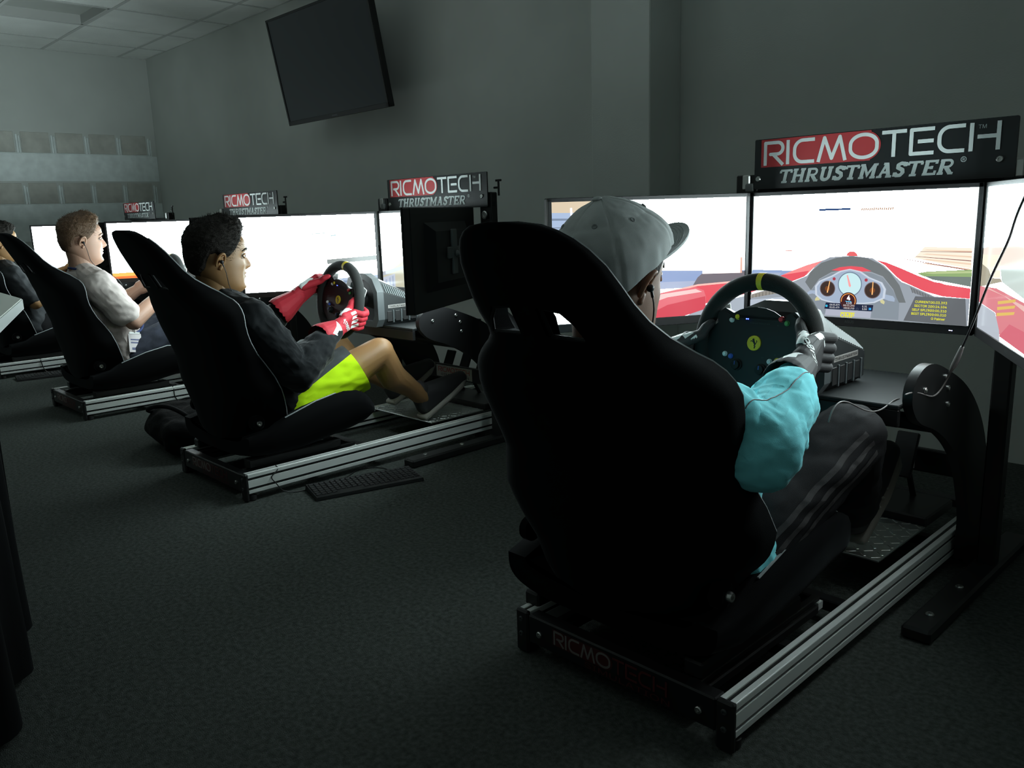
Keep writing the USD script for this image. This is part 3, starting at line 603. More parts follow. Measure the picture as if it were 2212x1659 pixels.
def monitor(o, X, label, scr, part_label=None, arm=None, group=None):
    """o: lower left corner of the lit picture, X: to the right along the screen"""
    X = V3(*X); Y = V3(0, 0, 1); Z = np.cross(X, Y)
    t = thing('monitor', label, 'monitor', o + X * SW / 2 + V3(0, 0, -.02), group)
    g = lambda x0, x1, y0, y1, z0, z1, b=0: frame(box(x0, x1, y0, y1, z0, z1, b), o, X, Y, Z)
    b = .010
    part(t, 'housing', g(-b, SW + b, -.022, SH + b, -.030, -.003, .003), 'black_paint')
    part(t, 'bezel', cat_([g(-b, 0, -.022, SH + b, -.004, .003, .001), g(SW, SW + b, -.022, SH + b, -.004, .003, .001), g(-b, SW + b, SH, SH + b, -.004, .003, .001), g(-b, SW + b, -.022, 0, -.004, .003, .001)]), 'black_paint')
    k = part(t, 'rear_cover', cat_([frame(trimesh.convex.convex_hull(np.array([(x, y, z) for x, y, z in ((.09, .04, -.03), (.46, .04, -.03), (.46, .27, -.03), (.09, .27, -.03), (.13, .07, -.055), (.42, .07, -.055), (.42, .24, -.055), (.13, .24, -.055))])), o, X, Y, Z)]), 'plastic')
    part(t, 'vesa_bracket', cat_([g(.255, .297, .09, .245, -.064, -.054, .003), g(.22, .332, .145, .185, -.062, -.054, .002)]), 'grey_bracket', label='grey cross-shaped mounting bracket')
    part(k, 'vesa_bolt', cat_([frame(bolt((0, 0, 0), (0, 0, -1), .009, .006), o + X * .19 + Y * y - Z * .056, X, Y, Z) for y in (.11, .2)]), 'screw')
    part(t, 'screen', frame(trimesh.Trimesh(np.vstack(scr.v), np.vstack(scr.f), process=False), o, X, Y, Z), 'screen', label=part_label or 'over-exposed glowing game picture', cd=np.vstack(scr.c))
    part(t, 'maker_badge', text_flat('ASUS', .0065, o + X * (SW / 2 - .011) - Y * .013 + Z * .0034, X, Y), 'plastic_mid', smooth=False)
    part(t, 'power_light', g(SW - .040, SW - .032, -.0145, -.0125, .0030, .0036), 'led_white')
    return t
NAMES = ['nearest station', 'second station', 'third station', 'farthest station']
VIEWS = [(left_view, cockpit, right_view), (lambda: road_view('L2'), lambda: road_view('C2'), blank), (lambda: road_view('L3'), lambda: road_view('C3'), blank), (lambda: road_view('L4'), lambda: road_view('C4'), lambda: blank(tuple(WHITE * 1.45)))]
LB = [('left monitor of the nearest station, behind the grey cap, with a red car sidepod', 'centre monitor of the nearest station showing a red cockpit with round dials and yellow times', 'right monitor of the nearest station at the right picture edge, with pink reflections'),
      ('bright left monitor behind the driver with red gloves', 'narrow visible strip of the centre monitor of the second station, beside the dark monitor back', 'monitor of the second station seen from its black back with a grey bracket'),
      ('left monitor of the third station with an orange lower edge', 'centre monitor of the third station with orange scenery, behind the second seat', 'right monitor of the third station, mostly behind the second driver'),
      ('left monitor of the farthest station at the left picture edge', 'centre monitor of the farthest station, white behind the third seat', 'right monitor of the farthest station, its dark back beside the light-shirted driver')]
for i, R in enumerate(RIG):
    z0 = .617 if i == 0 else .612
    hw = SW / 2
    cl = V3(R['mx'] - hw, R['my'], z0)
    gap = .016
    dl, dr = V3(math.cos(AL), math.sin(AL), 0), V3(math.cos(AL), -math.sin(AL), 0)
    L0 = V3(R['mx'] - hw - gap + .004, R['my'] - .02, z0) - dl * SW
    R0 = V3(R['mx'] + hw + .022, R['my'] - .010, z0)
    vl, vc, vr = (f() for f in VIEWS[i])
    monitor(L0, dl, LB[i][0], vl); monitor(cl, (1, 0, 0), LB[i][1], vc); monitor(R0, dr, LB[i][2], vr)
    # stand behind the displays
    st = thing('monitor_stand', ['black monitor stand of the nearest station, post behind the right display', 'black monitor stand of the second station, post top right of its lettered sign', 'black monitor stand of the third station, clamp seen right of its sign', 'black monitor stand of the farthest station, clamp seen right of its small sign'][i], 'monitor stand', (R['mx'], R['sy'], 0))
    px_, yy_ = .335, R['sy'] + .03
    for sx in (-1, 1):
        x = R['mx'] + sx * px_
        part(st, 'post', box(x - .02, x + .02, yy_ - .014, yy_ + .026, .02, .985, .004), 'black_metal')
        part(st, 'foot', box(x - .03, x + .03, R['sy'] - .42, R['sy'] + .28, .0, .03, .006), 'black_metal')
        part(st, 'foot_bolt', cat_([bolt((x, R['sy'] - .34, .029), (0, 0, 1), .009, .006), bolt((x, R['sy'] - .16, .029), (0, 0, 1), .009, .006)]), 'screw')
        # arm to the side display
        q = (L0 + dl * SW * .5 if sx < 0 else R0 + dr * SW * .5) + V3(0, 0, .16); nrm = V3(-dl[1], dl[0], 0) if sx < 0 else V3(-dr[1], dr[0], 0)
        nrm = nrm if (nrm[0] * sx) > 0 else -nrm
        part(st, 'arm', tube([q + nrm * .07, q + nrm * .12, V3(x, yy_ - .02, q[2])], .014, 10), 'grey_bracket', label='grey swing arm')
        part(st, 'head_plate', box(x - .033, x + .033, yy_ - .02, yy_ - .012, .84, .985, .003), 'black_metal')
        part(st, 'clamp', box(x - .012, x + .012, yy_ - .026, yy_ - .018, .945, .985, .003), 'screw', label='bright clamp plate')
        part(st, 'knob', bolt((x, yy_ - .024, .90), (0, -1, 0), .016, .006), 'screw', label='bright round knob')
        part(st, 'thumbscrew', cat_([tube([(x + .03, yy_, 1.0), (x + .052, yy_, 1.0)], .004, 8), box(x + .04, x + .07, yy_ - .003, yy_ + .003, 1.022, 1.03, .001), tube([(x + .055, yy_, .97), (x + .055, yy_, 1.026)], .004, 8)]), 'black_metal')
    part(st, 'crossbar', box(R['mx'] - .34, R['mx'] + .34, yy_ - .012, yy_ + .02, .74, .79, .003), 'black_metal')
    part(st, 'top_rail', box(R['mx'] - .36, R['mx'] + .36, yy_ - .010, yy_ + .012, .932, .952, .003), 'plastic_grey')
    part(st, 'rail_lug', box(R['mx'] - .335, R['mx'] - .31, yy_ - .03, yy_ - .01, .938, .962, .003), 'grey_bracket')
    # sign
    sx0, sz0, sz1 = R['sgx'] - R['sw'] / 2, R['sz'][0], R['sz'][1]
    sg = thing('sign_board', ['large black sign with red and white company lettering above the nearest centre monitor', 'black lettered sign above the dark monitor back of the second station', 'small black lettered sign above the head of the driver with red gloves', 'smallest black lettered sign, right of the light-shirted driver by the corner'][i], 'sign', (R['sgx'], R['sy'], sz0))
    y = R['sy']
    panel = sbox(0, 0, R['sw'], sz1 - sz0).buffer(-.004).buffer(.004)
    part(sg, 'panel', prism(panel, .005, (sx0, y + .005, sz0), (1, 0, 0), (0, 0, 1)), 'sign_panel', smooth=False)
    u = R['sw'] / .636; h = (sz1 - sz0)
    P = lambda x, z: (sx0 + x * u, y - .0003, sz0 + z * h)
    kz = .062 * h / .131; kx = .580 * u / (W1 + W2 + .02)
    rw = W1 * kx
    redp = sbox(-.008 * u, -.004, rw - kz * .42, kz + .005).union(affinity.scale(Point(rw - kz * .62 - .004, kz / 2).buffer(1, quad_segs=16), kz * .66, kz * .57))
    part(sg, 'red_field', prism(redp.buffer(.0005), .0006, P(.028, .47), (1, 0, 0), (0, 0, 1)), 'sign_red', smooth=False)
    part(sg, 'lettering', prism(affinity.scale(RICMO, kx, kz, origin=(0, 0)), .0007, (P(.028, .47)[0], y - .0008, P(0, .47)[2]), (1, 0, 0), (0, 0, 1)), 'sign_white', smooth=False, label='white letters RICMO on red')
    part(sg, 'lettering', prism(affinity.scale(TECH, kx, kz, origin=(0, 0)), .0007, (P(.028, .47)[0] + rw + .02 * kx, y - .0008, P(0, .47)[2]), (1, 0, 0), (0, 0, 1)), 'sign_white', smooth=False, label='white letters TECH')
    part(sg, 'lettering', prism(affinity.scale(THRUST, .445 * u / W3, .036 * h / .131, origin=(0, 0)), .0007, (P(.070, .10)[0], y - .0008, P(0, .10)[2]), (1, 0, 0), (0, 0, 1)), 'sign_silver', smooth=False, label='silver slab letters THRUSTMASTER')
    part(sg, 'trademark', cat_([text_flat('TM', .0085, (P(.555, .84)[0], y - .0012, P(0, .84)[2]), (u, 0, 0), (0, 0, 1)), text_flat('®', .016, (P(.522, .28)[0], y - .0012, P(0, .27)[2]), (u, 0, 0), (0, 0, 1))]), 'sign_silver', smooth=False)
    for x, z in ((.012, .21), (.604, .31)): part(sg, 'screw', bolt((P(x, z)[0], y + .0005, P(x, z)[2]), (0, -1, 0), .0075, .004), 'screw')
    part(sg, 'bracket', cat_([box(R['sgx'] + k * .2 - .012, R['sgx'] + k * .2 + .012, y + .004, y + .019, .945, sz0 + .06, .002) for k in (-1, 1)]), 'black_metal')

# ---------------------------------------------------------------- steering wheels and their motor housings
TILT = math.radians(9)
HORSE = [(.10, -.95), (.16, -.62), (.05, -.46), (.12, -.22), (-.02, -.05), (-.10, .12), (-.30, .10), (-.52, -.02), (-.62, -.18), (-.50, -.22), (-.40, -.10), (-.16, -.04), (-.12, .02), (-.22, .24), (-.45, .34), (-.60, .22), (-.68, .26), (-.55, .46), (-.24, .42),
         (-.22, .56), (-.34, .60), (-.30, .72), (-.14, .78), (-.08, .92), (-.02, .80), (.10, .66), (.12, .44), (.20, .30), (.30, .12), (.34, -.10), (.40, .06), (.56, .30), (.44, .46), (.58, .56), (.70, .30), (.54, .06), (.46, -.14), (.36, -.26), (.34, -.44), (.44, -.62), (.30, -.80), (.34, -.95), (.24, -.95), (.20, -.80), (.30, -.62), (.22, -.50), (.28, -.40), (.18, -.34), (.20, -.50), (.26, -.66), (.18, -.95)]
def wheel_frame(R): return V3(R['cx'], R['wy'], R['wz']), V3(1, 0, 0), V3(0, math.sin(TILT), math.cos(TILT)), V3(0, -math.cos(TILT), math.sin(TILT))
def make_wheel(R, rot, label, near=True):
    C, X, Y, N = wheel_frame(R); r = math.radians(rot)
    Xr, Yr = X * math.cos(r) + Y * math.sin(r), -X * math.sin(r) + Y * math.cos(r)
    t = thing('steering_wheel', label, 'steering wheel', C)
    w = lambda m_: frame(m_, C, Xr, Yr, N)
    def torus(a0, a1, rr=.132, tr=.0185, n=72, m_=16, closed=False):
        A = np.radians(np.linspace(a0, a1, n, endpoint=not closed)); B = np.arange(m_) * 2 * np.pi / m_
        return loft([np.c_[(rr + tr * np.cos(B)) * math.cos(a), (rr + tr * np.cos(B)) * math.sin(a), tr * 1.05 * np.sin(B)] for a in A], caps=not closed, closed=closed)
    rim = part(t, 'rim', w(torus(0, 360, closed=True)), 'alcantara', smooth=60)
    part(rim, 'centre_mark', w(torus(87.3, 92.7, tr=.0188, n=6)), 'yellow', smooth=60, label='yellow centre stripe on the rim')
    plate = Polygon([(-.06, .062), (.06, .062), (.082, .072), (.098, .058), (.096, .038), (.118, .02), (.122, -.03), (.104, -.052), (.085, -.075), (.05, -.098), (-.05, -.098), (-.085, -.075), (-.104, -.052), (-.122, -.03), (-.118, .02), (-.096, .038), (-.098, .058), (-.082, .072)]).buffer(-.005).buffer(.005)
    hub = part(t, 'hub_plate', w(move(cat_([prism(plate, .016), prism(plate.buffer(-.006), .0035, (0, 0, .016))]), (0, 0, -.012))), 'plastic')
    part(t, 'spoke', w(box(.11, .13, -.022, .006, -.010, .0, .003)), 'black_metal'); part(t, 'spoke', w(box(-.13, -.11, -.022, .006, -.010, .0, .003)), 'black_metal')
    part(hub, 'brow', w(prism(Polygon([(-.066, .058)] + arc(0, .035, .07, .042, 160, 20, 9) + [(.066, .058), (.05, .052), (-.05, .052)]), .004, (0, 0, .007))), 'black_paint')
    em = part(t, 'emblem', w(lathe([(0, .0075), (.0163, .0075), (.0163, .0098), (.0155, .0105), (0, .0105)], 36)), 'yellow', label='round yellow badge with a rearing black horse')
    part(em, 'horse', w(flat(affinity.scale(Polygon(HORSE).buffer(.012).buffer(0), .0118, .0118, origin=(0, 0)), (-.0002, 0, .01065), (1, 0, 0), (0, 1, 0))), 'black_metal', smooth=False)
    for u, v, c, q in ((-.045, .054, 'yellow', .0052), (-.059, .046, 'white', .0045), (.057, .0545, 'red', .0052), (.070, .047, 'green', .0045), (-.068, -.029, 'white', .0045), (-.053, -.033, 'blue', .0045), (.040, -.036, 'white', .0048), (.057, -.033, 'yellow', .0052), (.074, -.032, 'plastic_mid', .004), (.047, -.062, 'plastic_mid', .004)):
        part(t, 'button', w(lathe([(q * 1.3, .007), (q * 1.3, .0095), (q, .0095), (q, .0125), (q * .8, .0135), (0, .0138)], 14, (u, v, 0))), c, label=None)
    for u, v in ((-.036, -.050), (.022, -.055)):
        k = part(t, 'rotary_knob', w(lathe([(.0125, .007), (.0125, .011), (.010, .012), (.0095, .019), (0, .0195)], 18, (u, v, 0))), 'plastic_grey')
        part(k, 'pointer', w(box(u - .001, u + .001, v, v + .008, .0194, .0202)), 'blue')
    for u in (-.0225, -.0185): part(t, 'shift_light', w(lathe([(.0016, .011), (.0016, .0122), (0, .0126)], 8, (u, .0505, 0))), 'led_blue', label='lit blue shift light')
    if near:
        part(hub, 'lettering', w(text_flat('THRUSTMASTER', .0028, (-.016, .041, .0078), (1, 0, 0), (0, 1, 0), width=.047)), 'plastic_mid', smooth=False)
        for u, v in ((-.052, .040), (.048, .040), (-.058, -.016), (.048, -.022), (.02, -.030)): part(hub, 'lettering', w(text_flat('SET', .002, (u, v, .0078), (1, 0, 0), (0, 1, 0))), 'plastic_mid', smooth=False)
    for sx in (-1, 1):
        part(t, 'shift_paddle', w(move(box(-.016, .016, -.05, .05, -.002, .002, .0015), (sx * .094, .030, -.028), rz=-sx * 12)), 'alu', label='bare metal shift paddle')
    part(t, 'quick_release', w(lathe([(.03, -.012), (.03, -.03), (.024, -.034), (.024, -.075), (.02, -.08)], 24)), 'black_metal')
    return t
def make_base(R, label):
    """motor housing standing on the deck"""
    y0 = R['wy'] + .095; t = thing('wheel_base', label, 'wheel base', (R['cx'], y0 + .1, .4935)); cx = R['cx']
    sec = Polygon([(-.088, .4935), (.088, .4935), (.106, .52), (.106, .625), (.078, .672), (.035, .69), (-.035, .69), (-.078, .672), (-.106, .625), (-.106, .52)])
    pr = lambda p, d, y: prism(p, d, (cx, y, 0), (1, 0, 0), (0, 0, 1), (0, 1, 0))
    P0 = np.array(sec.exterior.coords[:-1]); L0 = .185
    fz = lambda z, q: .4935 + (z - .4935) * (1 - .46 * q)
    ring = lambda q: np.c_[cx + P0[:, 0], np.full(len(P0), y0 + .022 + L0 * q), fz(P0[:, 1], q)]
    part(t, 'housing', loft([ring(0), ring(.5), ring(1.)]), 'plastic_grey', smooth=20)
    part(t, 'front_frame', pr(sec.buffer(.004).difference(affinity.scale(sec, .80, .80)), .03, y0), 'plastic_mid', label='paler chamfered front frame')
    part(t, 'front_face', pr(affinity.scale(sec, .82, .82), .01, y0 + .014), 'plastic')
    part(t, 'shaft', lathe([(.028, 0), (.028, .03), (.02, .032), (.02, .06)], 24, (cx, y0 + .02, R['wz'] - .005), (0, -1, 0)), 'black_metal')
    for sx in (-1, 1):
        part(t, 'logo_strip', box(cx + sx * .1055 - .001, cx + sx * .1055 + .0012, y0 + .05, y0 + .17, .559, .572, .0004), 'dim_white', label='pale name strip on the side')
        if sx > 0: part(t, 'lettering', text_flat('THRUSTMASTER', .0065, (cx + .1070, y0 + .054, .5622), (0, 1, 0), (0, 0, 1), bold=True, width=.112), 'plastic', smooth=False)
        for k in range(4):
            part(t, 'side_slot', box(cx + sx * .106 - .003, cx + sx * .106 + .0015, y0 + .045 + k * .038, y0 + .068 + k * .038, .508, .548, .001), 'black_metal')
            part(t, 'side_rib', box(cx + sx * .106 - .003, cx + sx * .106 + .004, y0 + .069 + k * .038, y0 + .075 + k * .038, .503, .552, .001), 'plastic_mid')
        vent = []
        for q in np.linspace(.14, .95, 15):
            A_, B_ = V3(cx + sx * .104, y0 + .022 + L0 * q, fz(.628, q)), V3(cx + sx * .082, y0 + .022 + L0 * q, fz(.665, q)); vent.append(tube([A_, B_], .0032, 5))
        part(t, 'top_vent', cat_(vent), 'vent', kind='stuff', smooth=False)
    part(t, 'clamp_plate', box(cx - .07, cx + .07, y0 + .06, y0 + .2, .4931, .4955, .001), 'black_metal')
    return t
make_wheel(RIG[0], 0, 'nearest black steering wheel with yellow horse badge held by black and white gloves')
make_wheel(RIG[1], -14, 'black steering wheel with yellow horse badge held by red gloves')
make_wheel(RIG[2], 0, 'small black steering wheel rim seen right of the second seat before orange screen', near=False)
make_base(RIG[0], 'black wheel motor housing behind the nearest steering wheel')
make_base(RIG[1], 'grey wheel motor housing with pale vents behind the wheel with red gloves')
make_base(RIG[2], 'wheel motor housing of the third rig, mostly hidden behind the second driver')

# ---------------------------------------------------------------- people
from scipy.interpolate import PchipInterpolator
PC = {}
def interp(z, tab):
    if id(tab) not in PC: a = np.array(tab, float); PC[id(tab)] = PchipInterpolator(a[:, 0], a[:, 1])
    return PC[id(tab)](np.clip(z, tab[0][0], tab[-1][0]))
YB_T = [(-.125, -.01), (-.10, -.03), (-.08, -.05), (-.06, -.068), (-.03, -.088), (.01, -.099), (.05, -.098), (.08, -.082), (.10, -.058), (.112, -.034), (.118, -.012)]
YF_T = [(-.125, .04), (-.117, .062), (-.108, .078), (-.094, .087), (-.08, .0862), (-.065, .0868), (-.046, .0885), (-.025, .0895), (.0, .0895), (.02, .0925), (.036, .0945), (.055, .093), (.075, .083), (.095, .063), (.11, .035), (.118, .006)]
W_T = [(-.125, .018), (-.117, .03), (-.108, .041), (-.094, .051), (-.08, .0575), (-.06, .063), (-.04, .067), (-.01, .0715), (.02, .0745), (.045, .0745), (.07, .067), (.09, .053), (.105, .035), (.113, .021), (.118, .004)]
def head_ring(z, th, face=True):
    """th: angle from the face, array; returns x, y"""
    yb, yf, w = interp(z, YB_T), interp(z, YF_T), interp(z, W_T)
    yc = yb + (yf - yb) * .44; c, s = np.cos(th), np.sin(th)
    x = w * np.sign(s) * np.abs(s) ** .92; y = np.where(c > 0, yc + (yf - yc) * np.abs(c) ** .80, yc - (yc - yb) * np.abs(c) ** .95)
    if face:
        f = (c > 0)
        g = lambda a, sx, sz, z0, x0=0.: a * np.exp(-((x - x0) / sx) ** 2 - ((z - z0) / sz) ** 2)
        nose = np.interp(z, [-.040, -.034, -.028, -.021, -.012, .002, .014, .022], [0, .010, .020, .023, .019, .011, .004, 0])
        sg = np.interp(z, [-.036, -.024, -.01, .02], [.013, .0135, .010, .008])
        y = y + f * nose * np.exp(-(x / sg) ** 2)
        for sx in (-1, 1):
            y = y - f * g(.0105, .017, .013, .010, sx * .032) + f * g(.004, .022, .008, .030, sx * .028) + f * g(.004, .018, .016, -.018, sx * .042) - f * g(.002, .010, .02, -.045, sx * .030)
        y = y + f * (g(.0062, .017, .0055, -.0470) + g(.0055, .015, .0058, -.0605) - g(.0030, .014, .0026, -.0537) - g(.0040, .018, .006, -.0745) + g(.0045, .018, .012, -.096) - g(.003, .022, .008, .017))
    return x, y
def head_mesh(nz=84, nt=88, off=None):
    zs = np.r_[np.linspace(-.125, .10, nz), .104, .108, .112, .115, .1172, .118]
    th = np.arange(nt) * 2 * np.pi / nt; d = th - .55 * np.sin(th) * .5; rings = []
    for z in zs:
        x, y = head_ring(z, d); rings.append(np.c_[x, y, np.full(nt, z)])
    return loft(rings)
def ear_mesh(sx):
    a = np.radians(np.linspace(-60, 215, 16)); hel = np.c_[np.full(16, 0), .0155 * np.cos(a) * .95, .028 * np.sin(a) + .002]
    hel[:, 0] = .010 - .006 * (hel[:, 1] > 0) * hel[:, 1] / .0155
    m_ = [limb([((p[0], p[1], p[2]), .0042), ((q[0], q[1], q[2]), .0042)]) for p, q in zip(hel, hel[1:])]
    m_ += [ell((.002, .0, .004), (.006, .013, .024)), limb([((.008, .006, -.024), .0062), ((.004, .010, -.014), .007)]), limb([((.004, .014, -.006), .004), ((.005, .014, .002), .004)]), limb([((.007, -.006, -.008), .004), ((.007, -.008, .012), .0045), ((.006, .003, .020), .004)])]
    e = union(m_) - ell((.013, .003, -.003), (.008, .0065, .0085))
    t = flesh(e, .004, 6); t = move(t, ry=22, rz=0); t = move(t, rz=18)
    t = move(t, (.071, -.008, -.004), rx=-8)
    if sx < 0: t.vertices[:, 0] *= -1; t.invert()
    return t
def hair_mesh(style, seed=0):
    """a shell over the skull: thick where hair grows, sunk into the head elsewhere"""
    nz, nt = 96, 180; th = np.arange(nt) * 2 * np.pi / nt; d = th - .55 * np.sin(th) * .5; rings = []
    A = np.degrees(np.abs((d + np.pi) % (2 * np.pi) - np.pi))
    # lowest z where hair grows, by angle from the face
    low = np.interp(A, [0, 25, 42, 52, 60, 74, 84, 92, 104, 120, 150, 180], style.get('line', [.070, .070, .062, .042, .022, -.004, -.012, .010, .004, -.040, -.066, -.068]))
    low = low + .004 * (meshkit.noise(np.c_[A * .22, A * 0, A * 0 + seed]) - .5)
    for t in np.r_[np.linspace(0, .9, nz), .93, .96, .98, .993, 1.0]:
        z = low - .016 + (.118 - low + .016) * t
        x, y = head_ring(z, d, False)
        k = np.clip((z - low) / style.get('fade', .014), 0, 1); k = k * k * (3 - 2 * k)
        top = np.clip((z - .03) / .07, 0, 1)
        thick = style['side'] + (style['top'] - style['side']) * top ** 1.2 + style.get('front', 0) * np.clip((np.cos(d) - .2), 0, 1) * np.clip((z - .055) / .03, 0, 1)
        p = np.c_[x, y, z]
        nzv = meshkit.fbm(np.c_[p[:, 0] * 150, p[:, 1] * 110, p[:, 2] * 90] + 7 * seed, 3, seed) - .5
        t_ = -.006 + k * (thick + .006 + style.get('rough', .006) * nzv * (.4 + top))
        n = p - V3(0, -.005, .02); n /= np.linalg.norm(n, axis=1, keepdims=True)
        rings.append(p + n * t_[:, None])
    return loft(rings)
def hair_strands(t, hm, H, m_, n, L, seed, zmin=.02):
    """fine loose hairs standing off the hair"""
    r = np.random.default_rng(seed); pts, fi = trimesh.sample.sample_surface(hm, n * 3, seed=seed); nn = hm.face_normals[fi]
    k = np.where(pts[:, 2] > zmin + r.uniform(-.03, .03, len(pts)))[0][:n]; P, cnt = [], []
    for i in k:
        d = nn[i] + r.normal(0, .45, 3) + V3(0, .25, .1); d /= np.linalg.norm(d); l = L * r.uniform(.4, 1.2); b = r.normal(0, .25, 3) * l
        P += [pts[i] - d * .002, pts[i] + d * l * .55 + b * .3, pts[i] + d * l * .85 + b]; cnt.append(3)
    W_ = H(trimesh.Trimesh(np.array(P), [(0, 1, 2)], process=False)).vertices - ORIGIN[t]
    path = t + '/' + numbered(t, 'loose_hair'); c = UsdGeom.BasisCurves.Define(stage, path); c.CreateTypeAttr('linear'); c.CreateCurveVertexCountsAttr(cnt)
    c.CreatePointsAttr(Vt.Vec3fArray.FromNumpy(W_.astype(np.float32))); c.CreateWidthsAttr(Vt.FloatArray.FromNumpy(np.tile(np.array([.0011, .0008, .0003], np.float32), len(cnt)))); c.SetWidthsInterpolation('vertex')
    UsdShade.MaterialBindingAPI.Apply(c.GetPrim()).Bind(MATS[m_]); meta(c.GetPrim(), 'loose fine hairs', kind='stuff')
def place_head(t, o, yaw=0, pitch=0, roll=0): return move(move(t, rx=pitch, ry=roll), o, rz=yaw)
def grip(R, ang, elbow, side, rot=0):
    """a hand closed round the rim. side: 1 right, -1 left; returns manifold, wrist, frame"""
    C, X, Y, N = wheel_frame(R); a = math.radians(ang); Ro = X * math.cos(a) + Y * math.sin(a); Tn = -X * math.sin(a) + Y * math.cos(a)
    if Tn[2] < 0: Tn = -Tn
    P = C + Ro * .132
    pt = lambda phi, r, s: P + Tn * s + r * (math.cos(math.radians(phi)) * Ro - math.sin(math.radians(phi)) * N)
    S_ = (.030, .010, -.010, -.029)
    mcp = [pt(-58, .037, s * .98) for s in S_]; mm = np.mean(mcp, 0)
    fd = (elbow - mm) / np.linalg.norm(elbow - mm); fd = fd * .90 + N * .16 - Ro * .08; fd /= np.linalg.norm(fd)
    wrist = mm + fd * .082
    ms = []
    for k, s in enumerate(S_):
        rr = (.0116, .0119, .0115, .0105)[k]; L = (1, 1.02, 1, .92)[k]
        ms.append(limb([(mcp[k], rr + .0015), (pt(-8, .0335, s), rr), (pt(38, .0300, s), rr), (pt(74, .0285, s * .98), rr * .97), (pt(74 + 34 * L, .0272, s * .97), rr * .94), (pt(112 + 46 * L, .0262, s * .95), rr * .86)]))
    acr = Tn - fd * (Tn @ fd); acr /= np.linalg.norm(acr)
    wr = [(wrist + acr * .016, .0215), (wrist - acr * .016, .0205)]
    ms.append(m3.Manifold.batch_hull([ell(c, .0125) for c in mcp] + [ell(c, r) for c, r in wr]))
    base = wrist * .62 + mcp[0] * .38 + acr * .020 - Ro * .008
    ms.append(limb([(base, .0165), (P + Tn * .030 + N * .029 - Ro * .016, .0128), (P + Tn * .046 + N * .024 - Ro * .026, .0112), (P + Tn * .056 + N * .012 - Ro * .033, .0096)]))
    ms.append(limb([(base, .016), (mcp[0], .012)])); ms.append(limb([(wrist, .022), (wrist + fd * .03, .0245)]))
    return union(ms), wrist, fd, acr, mm, Ro, N, Tn
def glove_prints(par, mesh, w, fd, acr, mm, Ro, N, Tn, base, white, wt=(.72, .70)):
    """name, knuckle stripes and panels printed on the back of the glove"""
    back = (N * wt[0] + Ro * wt[1]); back -= fd * (back @ fd); back /= np.linalg.norm(back)
    Yd = -fd; Xd = np.cross(Yd, back); Xd /= np.linalg.norm(Xd)
    o = (w + mm) / 2
    F = lambda pts: flat(Polygon(pts), o, Xd, Yd)
    sgn = 1 if Xd @ acr < 0 else -1
    for k in range(4):
        x = -.031 + k * .0165
        part(par, 'stripe', conform(F([(x, .022), (x + .011, .021), (x + .013, .046), (x + .002, .047)]), mesh, -back, .0007, .006), white, smooth=True)
    q = text_poly('freem', .018, True); v = q.vertices[:, :2] - [.026, 0]; ta = math.radians(38 * sgn); ux, uy = Xd * math.cos(ta) + Yd * math.sin(ta), -Xd * math.sin(ta) + Yd * math.cos(ta)
    tx = trimesh.Trimesh(o - .012 * Yd + v[:, :1] * ux + (v[:, 1:2] - .008) * uy, q.faces, process=False)
    part(par, 'lettering', conform(tx, mesh, -back, .0010, .006), white, smooth=True, label='white maker name freem')
    part(par, 'patch', conform(F([(-.030, -.050), (.010, -.056), (.004, -.070), (.010, -.095), (-.008, -.115), (-.018, -.075)]), mesh, -back, .0007, .006), white, smooth=True)
    th = (N * .8 - Ro * .2 + acr * .5); th /= np.linalg.norm(th)
    part(par, 'patch', conform(flat(Polygon([(-.012, -.03), (.010, -.034), (.012, .0), (.0, .03), (-.012, .02)]), mm + acr * .030 - Ro * .01 + fd * .02, np.cross(-fd, th), -fd), mesh, -th, .0007, .006), white, smooth=True)
def cuff(w, fd, l=.085, r0=.030, r1=.046, z=1.):
    return limb([(w, r0), (w + fd * l, r1)]) - limb([(w + fd * (l - .012), r1 - .005), (w + fd * (l + .12), r1 + .012)])
def torso(J, g=0., w=1.):
    hip, waist, chest, sh = J['hip'], J['waist'], J['chest'], J['sh']
    ms = [limb([(hip, V3(.165 * w + g, .105 + g, .10 + g)), (waist, V3(.150 * w + g, .105 + g, .10 + g)), (chest, V3(.170 * w + g, .112 + g, .12 + g)), (sh, V3(.130 + g, .072 + g, .055 + g))])]
    for s in ('r', 'l'): ms.append(limb([(chest * .4 + J[s + 'sh'] * .6, .075 + g), (J[s + 'sh'], .058 + g)])); ms.append(limb([(sh + V3(0, .0, .03), .05 + g), (J[s + 'sh'], .052 + g)]))
    return union(ms)
def torus_at(o, d, R0, r0):
    d = np.asarray(d, float) / np.linalg.norm(d); a = np.arange(24) * 2 * np.pi / 24; u = np.cross(d, V3(.3, .9, .2)); u /= np.linalg.norm(u); v = np.cross(d, u); b = np.arange(10) * 2 * np.pi / 10
    return loft([o + (R0 + r0 * np.cos(b))[:, None] * (math.cos(x) * u + math.sin(x) * v) + (r0 * np.sin(b))[:, None] * d for x in a], closed=True)
